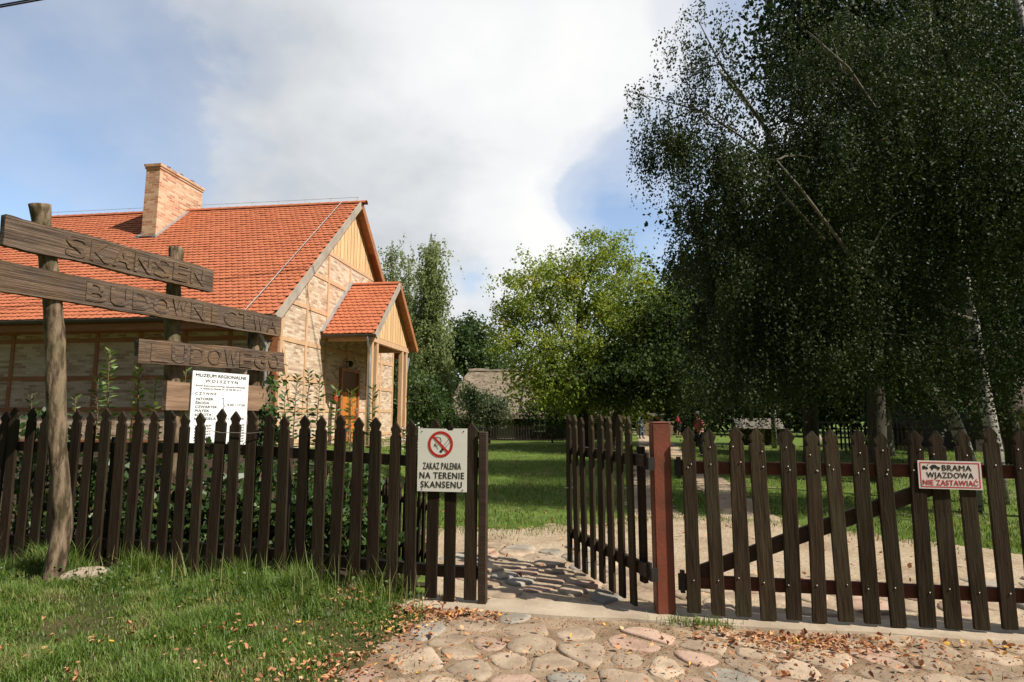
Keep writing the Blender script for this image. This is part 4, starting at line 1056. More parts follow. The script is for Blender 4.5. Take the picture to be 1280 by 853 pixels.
L2 = [ell(908, 200, 9.9, 72, 95, 1.2), ell(850, 160, 9.8, 52, 60, .9), ell(872, 80, 9.8, 38, 62, .7), ell(822, 150, 9.8, 34, 42, .5), ell(900, 320, 10.0, 62, 100, 1.1), ell(985, 380, 10.1, 100, 120, 1.3), ell(1005, 160, 9.9, 55, 130, 1.2),
      ell(864, 255, 9.9, 20, 50, .6), ell(930, 450, 10.2, 90, 60, 1.2), ell(1120, 440, 9.5, 60, 55, .7), ell(1060, 420, 9.5, 50, 60, .7)]
A2 = clump_pts(L2, 280, 18, .15, 12, .55)
A2b = np.array([np.array(at(px+random.uniform(-6, 6), py+random.uniform(-12, 4), 9.8+random.uniform(-.3, .3))) for px, py in ((795, 115), (800, 125), (812, 120), (830, 55), (842, 40), (868, 20), (880, 8), (905, 10), (852, 70), (838, 90), (826, 100), (860, 45), (815, 140), (850, 230), (856, 250), (862, 275), (848, 205), (786, 112), (791, 128), (805, 108), (818, 160), (832, 185), (842, 215), (850, 262), (853, 292), (856, 312), (868, 335), (846, 60), (858, 18), (872, -4), (892, 22), (902, 48), (912, 72), (840, 120), (828, 75), (924, 110), (866, 300), (838, 160)) for _ in range(4)])
limbs2 = [([at(1030, 300, 9.5), at(985, 250, 9.4), at(960, 215, 9.3)], .028, .012), ([at(1000, 240, 9.9), at(940, 180, 9.8), at(880, 140, 9.8), at(800, 118, 9.8)], .03, .006), ([at(950, 150, 9.9), at(900, 80, 9.8), at(870, 20, 9.8)], .03, .006)]
tree('birch_tree', 'leaning birch whose drooping left boughs hang out against the open sky', 'tree', B2, TR2, cat_(crown_hang(A2, 16, .75, .052, .22), crown_hang(A2b, 14, .42, .052, .6)), 'leaf_birch', 'birch_bark', limbs2, 'birches behind the closed gate', L2, 26, .016, 4)

B3 = Vector((9.3, 9.3, -.05)); TR3 = [(B3, .16), (Vector((9.3, 9.3, .5)), .13), (Vector((9.2, 9.35, 3)), .11), (Vector((9.0, 9.4, 6)), .08), (Vector((8.8, 9.5, 9)), .04)]
L3 = [(np.array([8.4, 9.4, 6.2]), np.array([1.9, 1.5, 2.4])), (np.array([7.0, 9.6, 7.2]), np.array([1.3, 1.1, 1.6])), (np.array([9.6, 9.2, 4.6]), np.array([1.6, 1.5, 1.7])), (np.array([7.4, 9.8, 5.4]), np.array([1.1, 1.0, 1.0]))]
tree('birch_tree', 'birch at the right edge whose pendulous twigs hang into the picture from beyond the frame', 'tree', B3, TR3, crown_hang(clump_pts(L3, 230, 14, .2, 13, .6), 15, .95, .055, .22), 'leaf_birch', 'birch_bark', (), 'birches behind the closed gate', L3, 14, .02, 5)
# --- dark broadleaf trees behind the birches
def broad(name, label, px, Y, lobes, nclump, per, spread, nleaf, lspread, size, leafmat, trunk_r, trunk_top, cat='tree', group=None, bark='dark_bark', seed=1, nsub=26, subr=.05, lean=0, shell=.5, drop=.3, zmin=.3):
    b = on_ground(px, Y); top = at(px+lean, trunk_top, Y); mid = b.lerp(top, .5)+Vector((.15*trunk_r*8*(random.random()-.5), .1, 0))
    tr = [(b-Vector((0, 0, .1)), trunk_r*1.3), (b.lerp(mid, .2), trunk_r), (mid, trunk_r*.85), (top, trunk_r*.35)]
    A = clump_pts(lobes, nclump, per, spread, seed, shell, zmin)
    return tree(name, label, cat, b, tr, crown_cluster(A, nleaf, lspread, size, drop), leafmat, bark, (), group, lobes, nsub, subr, seed)
GD = 'dark trees standing behind the birches'
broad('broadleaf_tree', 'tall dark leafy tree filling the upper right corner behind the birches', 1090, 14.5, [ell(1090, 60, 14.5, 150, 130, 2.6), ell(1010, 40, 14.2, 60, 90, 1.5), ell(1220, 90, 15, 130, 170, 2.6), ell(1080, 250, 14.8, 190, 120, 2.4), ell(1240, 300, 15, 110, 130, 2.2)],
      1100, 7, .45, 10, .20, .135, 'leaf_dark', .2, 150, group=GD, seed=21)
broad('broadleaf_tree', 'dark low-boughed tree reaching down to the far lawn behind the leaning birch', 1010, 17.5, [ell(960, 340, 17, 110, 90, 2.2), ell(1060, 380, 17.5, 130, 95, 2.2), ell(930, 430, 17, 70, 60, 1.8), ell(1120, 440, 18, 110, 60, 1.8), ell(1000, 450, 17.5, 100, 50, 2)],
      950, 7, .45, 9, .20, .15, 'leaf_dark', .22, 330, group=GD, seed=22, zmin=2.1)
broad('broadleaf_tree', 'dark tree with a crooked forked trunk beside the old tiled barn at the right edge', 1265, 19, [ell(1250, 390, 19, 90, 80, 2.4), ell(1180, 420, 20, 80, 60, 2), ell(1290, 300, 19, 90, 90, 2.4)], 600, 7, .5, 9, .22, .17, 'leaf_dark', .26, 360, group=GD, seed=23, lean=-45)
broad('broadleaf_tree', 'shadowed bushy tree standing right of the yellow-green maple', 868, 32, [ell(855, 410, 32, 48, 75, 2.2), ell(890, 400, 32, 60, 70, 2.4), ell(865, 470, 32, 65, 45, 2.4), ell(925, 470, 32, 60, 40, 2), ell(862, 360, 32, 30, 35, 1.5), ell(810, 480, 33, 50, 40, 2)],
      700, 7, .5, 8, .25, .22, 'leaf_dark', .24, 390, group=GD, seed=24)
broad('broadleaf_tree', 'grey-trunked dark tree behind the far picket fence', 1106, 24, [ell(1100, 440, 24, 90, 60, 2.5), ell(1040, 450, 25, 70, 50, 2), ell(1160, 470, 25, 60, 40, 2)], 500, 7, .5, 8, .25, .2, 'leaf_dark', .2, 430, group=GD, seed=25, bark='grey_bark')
b = on_ground(965, 30); tree('birch_tree', 'thin distant birch stem rising beside the low plank-roofed hut', 'tree', b, [(b, .13), (at(966, 500, 30), .12), (at(968, 440, 30), .09), (at(972, 380, 30), .05)],
     crown_hang(clump_pts([ell(970, 430, 30, 40, 50, 1.5)], 60, 5, .4, 31), 10, 1.2, .14), 'leaf_dark', 'birch_bark', (), None, [ell(970, 430, 30, 40, 50, 1.5)], 8, .03)

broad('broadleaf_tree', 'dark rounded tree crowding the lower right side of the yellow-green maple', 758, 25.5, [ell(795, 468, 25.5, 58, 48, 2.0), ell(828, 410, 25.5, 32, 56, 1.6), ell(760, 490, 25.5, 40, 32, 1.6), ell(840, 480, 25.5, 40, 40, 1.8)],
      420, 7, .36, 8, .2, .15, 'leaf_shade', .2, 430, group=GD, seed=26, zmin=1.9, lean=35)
# --- yellow-green maple in the middle
LM = [ell(735, 380, 28, 85, 60, 3.0), ell(665, 385, 27.5, 48, 48, 2.2), ell(690, 440, 27, 80, 40, 2.8), ell(790, 400, 28, 55, 60, 2.6), ell(740, 322, 28, 36, 34, 1.8), ell(638, 425, 27.5, 34, 30, 1.6), ell(668, 345, 27.5, 30, 30, 1.3), ell(790, 345, 28, 36, 34, 1.6), ell(710, 345, 28, 40, 30, 1.6), ell(765, 310, 28, 24, 18, 1.2), ell(632, 385, 27.5, 18, 22, 1.0)]
LMd = [ell(712, 485, 27.2, 55, 32, 2.2), ell(780, 480, 28, 70, 45, 2.6), ell(820, 430, 28.5, 45, 65, 2.2), ell(668, 478, 27.5, 30, 26, 1.4)]
b = on_ground(727, 28)
limbsM = [([at(727, 470, 28), at(722, 420, 28), at(725, 370, 28), at(745, 320, 28)], .16, .04), ([at(724, 400, 28), at(760, 360, 28), at(775, 335, 28)], .11, .03), ([at(726, 460, 28), at(690, 400, 27.6), at(672, 370, 27.5)], .12, .03),
          ([at(727, 450, 28), at(780, 410, 28), at(800, 380, 28)], .11, .03), ([at(727, 480, 28), at(670, 440, 27), at(640, 420, 27)], .10, .02)]
tree('maple_tree', 'wide sunlit yellow-green maple in the middle of the lawn', 'tree', b, [(b-Vector((0, 0, .1)), .34), (at(727, 515, 28), .27), (at(726, 480, 28), .24), (at(727, 450, 28), .2), (at(724, 400, 28), .15)],
     cat_(crown_cluster(clump_pts(LM, 500, 9, .28, 41, .5), 9, .15, .13, .4), crown_cluster(clump_pts(LMd, 330, 6, .42, 42), 8, .2, .17, .4)), 'leaf_maple', 'dark_bark', limbsM, None, LM+LMd, 44, .045, 42)

# --- slim trees behind the house
def slim(label, px, Y, top, halfw, bottom, n, seed):
    b = on_ground(px, Y); tp = at(px+1, top, Y); lob = []
    H_ = bottom-top; kk = 9
    for i in range(kk):
        f = (i+.5)/kk; lob.append(ell(px+random.uniform(-.12, .12)*halfw, top+8+H_*f, Y, halfw*(.16+.84*f**.8), H_/kk*.8, halfw*Y/F*(.3+.7*f)))
    A = clump_pts(lob, n, 6, .32, seed, .5); A = np.concatenate([A, np.array([tp+Vector((random.gauss(0, .12), random.gauss(0, .12), -.25*i)) for i in range(6)])])
    tree('poplar_tree', label, 'tree', b, [(b, .2), (b.lerp(tp, .3), .16), (b.lerp(tp, .7), .08), (tp, .015)], crown_hang(A, 9, .75, .135, .45), 'leaf_spruce', 'grey_bark', (), 'slim trees behind the porch', lob, 26, .03, seed)
slim('tallest slim grey-green tree just right of the porch', 538, 30, 292, 26, 525, 1000, 51)
slim('slim tree top showing behind the right slope of the house roof', 489, 33, 300, 16, 500, 420, 52)
slim('small slim tree between the house roof and the tallest slim tree', 510, 33, 318, 13, 500, 320, 53)
broad('broadleaf_tree', 'rounded green tree behind the thatched barn, left of the maple', 583, 58, [ell(583, 430, 58, 28, 28, 3), ell(560, 450, 58, 25, 25, 3), ell(610, 450, 58, 30, 25, 3), ell(590, 408, 58, 14, 10, 2)], 240, 6, .6, 8, .32, .34, 'leaf_mid', .3, 420, seed=54, bark='dark_bark')
broad('garden_tree', 'young green tree against the left end of the thatched barn', 588, 33, [ell(588, 500, 33, 13, 18, .8), ell(586, 486, 33, 6, 10, .5)], 50, 5, .25, 7, .14, .13, 'leaf_mid', .06, 480, seed=55, subr=.02)
broad('willow_shrub', 'rounded grey-green shrub in front of the thatched barn', 612, 34, [ell(614, 509, 34, 22, 17, 1.2), ell(602, 514, 34, 16, 13, 1.0)], 120, 6, .3, 8, .14, .13, 'leaf_grey', .06, 500, 'shrub', seed=56, subr=.02, zmin=.15)
broad('garden_shrub', 'pale sunlit shrub on the lawn edge near the man in jeans', 785, 40, [ell(785, 505, 40, 17, 15, 1), ell(772, 512, 40, 12, 12, .8)], 70, 6, .3, 7, .16, .16, 'leaf_bright', .05, 505, 'shrub', seed=57, subr=.02, zmin=.15)
broad('garden_shrub', 'dark shrub by the barn window under the maple', 690, 35, [ell(700, 500, 33, 30, 30, 1.4), ell(735, 503, 33, 34, 28, 1.4), ell(665, 514, 33, 16, 13, 1)], 220, 6, .3, 7, .16, .15, 'leaf_mid', .05, 505, 'shrub', seed=58, subr=.02, zmin=.15)
broad('garden_shrub', 'green bush at the corner of the porch below the slim trees', 530, 24, [ell(526, 495, 24, 18, 28, 1.0), ell(540, 510, 24, 14, 16, .8)], 110, 6, .3, 8, .14, .13, 'leaf_mid', .06, 480, 'shrub', seed=59, subr=.02, zmin=.15)

# far woodland as one mass
lw = []
for px, Y, top in ((690, 75, 455), (760, 70, 440), (830, 62, 420), (890, 60, 400), (960, 58, 390), (1040, 56, 380), (1120, 52, 380), (1200, 50, 370), (1280, 48, 360), (1350, 48, 360), (640, 80, 465), (545, 80, 470), (500, 85, 470)):
    lw.append(ell(px, (top+530)/2, Y, 55, (530-top)/2, 4))
A = clump_pts(lw, 900, 7, 1.2, 61, .5)
V, Fc = crown_cluster(A, 7, .6, .75, .3)
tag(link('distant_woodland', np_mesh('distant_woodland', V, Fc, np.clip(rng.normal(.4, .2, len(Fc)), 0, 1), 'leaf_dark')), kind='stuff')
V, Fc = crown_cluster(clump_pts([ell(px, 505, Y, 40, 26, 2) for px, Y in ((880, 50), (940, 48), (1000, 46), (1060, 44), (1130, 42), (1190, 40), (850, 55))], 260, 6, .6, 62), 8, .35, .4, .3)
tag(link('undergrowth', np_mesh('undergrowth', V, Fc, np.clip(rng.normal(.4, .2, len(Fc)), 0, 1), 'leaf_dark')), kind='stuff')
# ------------------------------------------------------------------ thatched barn and other far buildings
def hip_barn(name, label, p_left, p_right, depth, z_eave, z_ridge, hipin, over, roofm, wallm, cat='barn', zb=0.0, rz=0.0):
    L = (p_right-p_left).length; t = empty(name, (p_left.x, p_left.y, zb), rz); tag(t, label, cat)
    mb = MB(); mb.box((L/2, depth/2, (z_eave+.2)/2), (L, depth, z_eave+.2)); w = mb.build('wall', wallm, t)
    o = over; e0 = [(-o, -o), (L+o, -o), (L+o, depth+o), (-o, depth+o)]; ze = z_eave-.1
    mb = MB(); nx, ny = 40, 12
    def surf(u, v):           # rounded hipped thatch
        x = -o+u*(L+2*o); y = -o+v*(depth+2*o); f = min(1, (1-abs(2*v-1))); g = min(1, min(u*(L+2*o), (1-u)*(L+2*o))/max(.01, hipin+o))
        z = ze+(z_ridge-ze)*min(f, g if hipin > .05 else 1)
        return (x, y, z+.06*mnoise.noise(Vector((x*2, y*2, 1))))
    for j in range(ny+1):
        for i in range(nx+1): mb.v.append(surf(i/nx, j/ny))
    for j in range(ny):
        for i in range(nx): a = j*(nx+1)+i; mb.face([a, a+1, a+nx+2, a+nx+1])
    k = len(mb.v)
    for j in range(ny+1):
        for i in range(nx+1): x, y, z = surf(i/nx, j/ny); mb.v.append((x, y, z-.28))
    for j in range(ny):
        for i in range(nx): a = k+j*(nx+1)+i; mb.face([a, a+nx+1, a+nx+2, a+1])
    for i in range(nx):
        for j in (0, ny): a = j*(nx+1)+i; mb.face([a, a+1, k+a+1, k+a])
    for j in range(ny):
        for i in (0, nx): a = j*(nx+1)+i; mb.face([a, a+nx+1, k+a+nx+1, k+a])
    r = mb.build('roof', roofm, t, smooth=False)
    return t, w, r, L
pl_, pr2 = at(556, 515, 39), at(770, 515, 39)
bn, bw, brf, L = hip_barn('thatched_barn', 'long low barn with a pale thatched roof under the maple boughs', Vector((pl_.x+.4, 39, 0)), Vector((pr2.x, 39, 0)), 6.5, 1.75, 4.75, .8, .55, 'thatch', 'dark_log')
mb = MB(); mb.tube([(.9+.4*i, 3.25+random.uniform(-.03, .03), 4.70+random.uniform(-.03, .03)) for i in range(int((L-1.8)/.4))], .17, 8, wob=.3); mb.build('ridge_cap', 'thatch', brf)
mb = MB(); mb.bar((4.6, -.5, 1.86), (5.1, 3.0, 4.82), .10, .08); mb.build('ladder_pole', 'grey_plank', brf)
for x in (5.8, 1.8):
    mb = MB(); mb.box((x, -.02, .95), (.7, .06, .8)); wn = mb.build('window', 'glass_dark', bn)
    mb = MB()
    for q in (-.35, 0, .35): mb.box((x+q, -.06, .95), (.06, .04, .86))
    for q in (-.40, 0, .40): mb.box((x, -.065, .95+q), (.76, .04, .06))
    mb.build('frame', 'paint_white', wn)
mb = MB(); mb.box((3.6, -.03, .8), (1.1, .06, 1.5)); mb.build('door', 'grey_plank', bn)
# grey thatched barn seen further right through the maple
hip_barn('thatched_barn', 'grey thatched gable glimpsed through the maple leaves right of the pale thatch', Vector((at(650, 515, 43).x, 47, 0)), Vector((at(735, 515, 43).x, 47, 0)), 6, 2.2, 5.8, 2.0, .5, 'thatch_grey', 'dark_log')
# old tiled barn on the right
p0 = at(1215, 505, 26); p1_ = at(1420, 505, 26)
rb, _, _, _ = hip_barn('log_barn', 'dark log barn with a low old-tile roof at the right edge', Vector((p0.x, 26, 0)), Vector((p1_.x, 26, 0)), 7, 2.1, 5.2, 0.0, .5, 'old_tile', 'dark_log')
mb = MB(); mb.box((2.0, -.03, 1.0), (1.1, .06, 1.7)); mb.build('door', 'brown_plank', rb)

# shed and timber stack far back
p0, p1_ = at(803, 527, 47), at(829, 527, 47)
sh = empty('garden_shed', (p0.x, 47, 0)); tag(sh, 'small far board shed with a flat grey roof behind the man in jeans', 'shed'); L = p1_.x-p0.x
mb = MB(); mb.box((L/2, 1.2, .75), (L, 2.4, 1.5)); mb.build('wall', 'brown_plank', sh)
mb = MB(); mb.bar((-.2, 1.2, 1.62), (L+.2, 1.2, 1.68), 2.9, .16); mb.build('roof', 'grey_plank', sh)
mb = MB(); mb.box((L*.6, -.02, .65), (.7, .05, 1.2)); mb.build('door', 'dark_log', sh)
p0, p1_ = at(826, 527, 44), at(841, 527, 44)
mb = MB(); r = random.Random(4)
for j in range(5):
    for i in range(3): mb.bar((-.05+r.uniform(-.1, .1), i*.3, .14+j*.22), (p1_.x-p0.x+r.uniform(-.1, .1), i*.3, .14+j*.22+r.uniform(-.02, .02)), .26, .19)
tag(mb.build('timber_stack', 'brown_plank', loc=(p0.x, 44, 0)), 'stack of sawn brown timber beside the far shed', 'timber')
# low plank-roofed hut
p0, p1_ = at(922, 553, 33), at(978, 553, 33)
hu = empty('low_hut', (p0.x, 33, gzf(p0.x, 33)), math.radians(-14)); tag(hu, 'low dark hut with a sloping plank roof on the far lawn', 'hut'); L = p1_.x-p0.x
mb = MB(); mb.box((L*.5, .9, .48), (L*.86, 1.7, .96)); mb.build('wall', 'dark_log', hu)
mb = MB()
for k in range(9): 
    x = -.05+k*L/9; mb.bar((x+L/18, -.25, .88), (x+L/18, 1.0, 1.42), .05, L/9.3, (1, 0, 0)); mb.bar((x+L/18, 2.05, .88), (x+L/18, 1.0, 1.42), .05, L/9.3, (1, 0, 0))
mb.build('roof', 'grey_plank', hu)
mb = MB(); mb.box((L*.45, .035, .42), (.6, .05, .8)); mb.build('door', 'brown_plank', hu)
p0 = gnd(958, 552); mb = MB(); mb.ellipsoid((0, 0, .3), (.42, .36, .42), 14, 9)
mb.v = [(x*(1+.2*mnoise.noise(Vector((x*3, y*3, z*3)))), y, z*(1+.15*mnoise.noise(Vector((x*4, y*3, z*3+5))))) for x, y, z in mb.v]
tag(mb.build('boulder', 'pale_stone', loc=(p0.x, 31, 0)), 'pale rounded boulder in front of the low plank-roofed hut', 'boulder')

def small_fence(name, label, a, b, h, sp, w, mname, rails=(.25, .8), parts=True, pts=None):
    a = Vector(a); b = Vector(b); d = b-a; L = math.hypot(d.x, d.y)
    t = empty(name, a, math.atan2(d.y, d.x)); tag(t, label, 'fence')
    pm = picket_mesh(w, h, .022, mname, 77, .002); n = int(L/sp)
    for i in range(min(n, 95)):
        x = (i+.5)*L/n; o = link('picket', pm, t, (x, -.02, d.z*x/L+.04+random.uniform(-.01, .01)), (0, random.uniform(-.03, .03), 0))
    for f in rails:
        mb = MB(); mb.bar((0, .02, h*f), (L, .02, h*f+d.z), .04, .06); mb.build('rail', mname, t)
    return t
small_fence('picket_fence', 'low dark garden fence inside the grounds behind the long fence', Vector((-2.72, 8.9, .03)), Vector((-.86, 6.15, .0)), .86, .115, .06, 'picket_wood')
small_fence('picket_fence', 'far dark picket fence under the trees right of the low hut', Vector((at(1035, 545, 27).x, 27.5, 0)), Vector((at(1145, 545, 27).x, 26.5, 0)), 1.22, .17, .075, 'picket_wood')
small_fence('picket_fence', 'weathered fence in front of the thatched barn', Vector((at(588, 525, 37).x, 37.2, 0)), Vector((at(705, 525, 36.5).x, 36.5, 0)), .95, .17, .07, 'dark_log')
p0 = at(1033, 520, 25)
tb = empty('garden_table', (p0.x, 25, 0)); tag(tb, 'pale garden table by the far picket fence', 'table')
mb = MB(); mb.box((.55, .3, 1.30), (1.1, .6, .05)); mb.build('table_top', 'grey_plank', tb)
for x, y in ((.08, .06), (1.02, .06), (.08, .54), (1.02, .54)): mb = MB(); mb.box((x, y, .64), (.06, .06, 1.27)); mb.build('leg', 'grey_plank', tb)

# ------------------------------------------------------------------ overhead cable
a, b = at(-60, 20, 12), at(95, -8, 12)
mb = MB(); d = (b-a)
for k, dz in enumerate((0, .05)):
    mb.tube([a+d*t+Vector((0, 0, dz-.0)) for t in (-3, -2, -1, 0, .33, .66, 1, 2, 3, 6)], .017, 6)
tag(mb.build('power_cable', 'cable_black', origin=a, loc=a), 'black twin power cable crossing the sky at the upper left', 'cable')

# ------------------------------------------------------------------ people
def skin_body(name, mname, chain, edges, parent, sub=2):
    me = bpy.data.meshes.new(name); me.from_pydata([c[0] for c in chain], edges, [])
    o = bpy.data.objects.new('tmp', me); COL.objects.link(o)
    m = o.modifiers.new('s', 'SKIN'); m.use_smooth_shade = True
    for i, c in enumerate(chain):
        rr = c[1] if isinstance(c[1], tuple) else (c[1], c[1]); me.skin_vertices[0].data[i].radius = rr
        me.skin_vertices[0].data[i].use_root = (i == 0)
    s = o.modifiers.new('u', 'SUBSURF'); s.levels = sub; s.render_levels = sub
    dg = bpy.context.evaluated_depsgraph_get(); dg.update()
    m2 = bpy.data.meshes.new_from_object(o.evaluated_get(dg)); bpy.data.objects.remove(o); bpy.data.meshes.remove(me)
    m2.name = name; m2.materials.clear(); m2.materials.append(MATS[mname]); m2.polygons.foreach_set('use_smooth', [True]*len(m2.polygons))
    return link(name, m2, parent)
def person(label, loc, rz, top, trousers, hairm, cap=None, sleeves='short', step=.10, skirt=False, turn=0.0, bend=0.0, group=None):
    """1.7 m figure facing local -y; limbs meet in one skin"""
    t = empty('person', loc, rz); tag(t, label, 'person', group)
    hip = .90; by = -bend
    J = dict(pelvis=(0, 0, hip), belly=(0, .0+by*.3, 1.08), chest=(0, .01+by*.7, 1.28), neckb=(0, .02+by, 1.43), neck=(0, .0+by*1.1, 1.49), head0=(0, -.015+by*1.15, 1.56), head1=(0, -.02+by*1.2, 1.635),
             shL=(.155, .02+by*.9, 1.385), elL=(.215, .04+by*.9, 1.12), wrL=(.20, -.12+by, .93), haL=(.19, -.17+by, .86), shR=(-.155, .02+by*.9, 1.385), elR=(-.225, .02+by*.9, 1.12), wrR=(-.235, -.06+by, .90), haR=(-.235, -.09+by, .82),
             hpL=(.085, 0, .86), knL=(.095, -.03-step*.5, .48), anL=(.10, .0-step*.6, .085), toL=(.115, -.13-step*.6, .035), hpR=(-.085, 0, .86), knR=(-.095, -.02+step*.3, .48), anR=(-.10, .05+step, .085), toR=(-.115, -.08+step, .035))
    R = dict(pelvis=(.13, .10), belly=(.125, .095), chest=(.145, .10), neckb=.075, neck=.052, head0=(.068, .075), head1=(.075, .09), shL=.058, elL=.042, wrL=.028, haL=(.035, .02), shR=.058, elR=.042, wrR=.028, haR=(.035, .02),
             hpL=.088, knL=.058, anL=.040, toL=(.045, .03), hpR=.088, knR=.058, anR=.040, toR=(.045, .03))
    E_ = [('pelvis', 'belly'), ('belly', 'chest'), ('chest', 'neckb'), ('neckb', 'neck'), ('neck', 'head0'), ('head0', 'head1'), ('chest', 'shL'), ('shL', 'elL'), ('elL', 'wrL'), ('wrL', 'haL'), ('chest', 'shR'), ('shR', 'elR'), ('elR', 'wrR'), ('wrR', 'haR'),
          ('pelvis', 'hpL'), ('hpL', 'knL'), ('knL', 'anL'), ('anL', 'toL'), ('pelvis', 'hpR'), ('hpR', 'knR'), ('knR', 'anR'), ('anR', 'toR')]
    def part(name, mname, keys, grow, extra={}):
        ks = [k for k in J if k in keys]; pos = {k: i for i, k in enumerate(ks)}
        ch = []
        for k in ks:
            r = R[k] if isinstance(R[k], tuple) else (R[k], R[k]); r = extra.get(k, r); ch.append((J[k], (r[0]+grow, r[1]+grow)))
        return skin_body(name, mname, ch, [(pos[a], pos[b]) for a, b in E_ if a in pos and b in pos], t)
    part('body', 'skin', list(J), 0.0)
    sl = ['shL', 'elL', 'shR', 'elR']+(['wrL', 'wrR'] if sleeves == 'long' else [])
    part('shirt', top, ['pelvis', 'belly', 'chest', 'neckb']+sl, .022)
    if skirt: part('skirt', trousers, ['pelvis', 'hpL', 'knL', 'hpR', 'knR'], .05)
    else: part('trousers', trousers, ['pelvis', 'hpL', 'knL', 'anL', 'hpR', 'knR', 'anR'], .024)
    for s in 'LR':
        x, y, z = J['to'+s]; mb = MB(); mb.ellipsoid((x, y+.06, .045), (.055, .14, .05), 10, 6); mb.build('shoe', 'cloth_black', t, smooth=True)
    hx, hy, hz = J['head1']
    mb = MB(); mb.ellipsoid((hx, hy+.018, hz+.035), (.088, .098, .085), 14, 9); mb.build('hair', hairm, t, smooth=True)
    mb = MB(); mb.ellipsoid((hx, hy-.10, hz-.025), (.014, .02, .022), 8, 6); mb.build('nose', 'skin', t, smooth=True)
    for s in (-1, 1):
        mb = MB(); mb.ellipsoid((hx+s*.086, hy+.01, hz-.02), (.012, .024, .032), 8, 6); mb.build('ear', 'skin', t, smooth=True)
        mb = MB(); mb.ellipsoid((hx+s*.031, hy-.087, hz+.0), (.012, .008, .008), 8, 6); mb.build('eye', 'black_print', t, smooth=True)
    if cap:
        mb = MB(); mb.ellipsoid((hx, hy+.01, hz+.055), (.098, .105, .075), 14, 8); mb.ellipsoid((hx, hy-.12, hz+.04), (.07, .07, .012), 12, 6); mb.build('cap', cap, t, smooth=True)
    return t
person('man in a red shirt and grey cap walking on the lawn behind the closed gate', (gnd(877, 571).x, gnd(877, 571).y, gzf(7.4, 23)), math.radians(-65), 'cloth_red', 'cloth_black', 'hair', 'cap_grey', bend=.10)
q = gnd(802, 549); person('person in jeans and a dark blue top standing on the far path', (q.x, q.y, gzf(q.x, q.y)), math.radians(20), 'cloth_blue', 'cloth_jeans', 'hair', sleeves='long', step=.03)
q = gnd(848, 548); person('person in a scarlet top and black skirt half hidden by the red gate post', (q.x, q.y, gzf(q.x, q.y)), math.radians(40), 'cloth_scarlet', 'cloth_black', 'hair', sleeves='long', step=.03, skirt=True)

# ------------------------------------------------------------------ shrubs and shoots behind the left fence
def bush(name, label, x, y, rx, ry, h, n, lm, size, cat='shrub', seed=1, group=None, nleaf=9):
    b = Vector((x, y, gzf(x, y))); t = empty(name, b); tag(t, label, cat, group)
    lob = [(np.array([x, y, b.z+h*.5]), np.array([rx, ry, h*.52])), (np.array([x+rx*.3, y, b.z+h*.35]), np.array([rx*.8, ry, h*.35]))]
    A = clump_pts(lob, n, 5, .10, seed, .5, b.z+.02)
    V, Fc = crown_cluster(A, nleaf, .07, size, .45); me = np_mesh('foliage', V-np.array(b), Fc, np.clip(rng.normal(.42, .25, len(Fc)), 0, 1), lm); link('foliage', me, t)
    mb = MB(); r = random.Random(seed)
    for k in range(9): mb.tube(limb_pts((r.uniform(-.1, .1), r.uniform(-.06, .06), -.02), (r.uniform(-rx, rx)*.8, r.uniform(-ry, ry)*.8, h*r.uniform(.5, .95)), 5, .05, .08, k), [.012, .011, .010, .008, .006, .003], 5)
    mb.build('stem', 'twig_brown', t, smooth=True); return t
def fy(x): return float(fence_y(x))
for i, (x, dy, rx, h, n, lb) in enumerate(((-5.3, .65, .6, 1.45, 60, 'dense dark shrub filling the far left end behind the fence'), (-4.55, .8, .55, 1.25, 60, 'dark shrub behind the fence just left of the crooked sign post'),
        (-3.7, .75, .6, 1.12, 62, 'dark shrub behind the fence just right of the crooked sign post'), (-2.9, .85, .6, 1.0, 60, 'dark shrub behind the fence left of the white notice'), (-2.3, .8, .5, 1.05, 60, 'dark shrub behind the fence under the white notice'), (-1.72, .75, .42, 1.05, 60, 'leafy dark shrub behind the fence below the house corner'))):
    bush('shrub', lb, x, fy(x)+dy, rx, .34, h, int(n*.66), 'leaf_vine', .085, seed=70+i, group='shrubs behind the left fence')
def shoot(label, px, py_top, Y, n=16, leaf=.11, lm='leaf_vine', seed=1, lean=0, name='leafy_shoot', base_px=None):
    tp = at(px, py_top, Y); b = on_ground(base_px or px-lean, Y); t = empty(name, b); tag(t, label, 'plant', 'leafy shoots behind the left fence')
    pts = limb_pts(b, tp, 9, .0, .035, seed); mb = MB(); mb.tube(pts, [.014*(1-.75*i/9) for i in range(10)], 5); mb.build('stem', 'twig_brown', t, smooth=True, origin=b)
    P = []; ax = []; r = random.Random(seed); L = []
    for k in range(n*3):
        f = .35+.65*(k/(n*3)); i = min(8, int(f*9)); p = pts[i].lerp(pts[i+1], f*9-i); a = k*2.4+r.uniform(-.4, .4); up = .25+.9*max(0, f-.8)*4
        d = Vector((math.cos(a), math.sin(a), up+r.uniform(-.4, .2))).normalized(); P.append(p); ax.append(d); L.append(leaf*r.uniform(.6, 1.2)*(1.1-.5*f))
    V, Fc = leaf_quads(np.array([list(p) for p in P]), np.array([list(d) for d in ax]), np.array(L), np.array(L)*.36)
    link('foliage', np_mesh('foliage', V-np.array(b), Fc, np.clip(rng.normal(.6, .25, len(Fc)), 0, 1), lm), t)
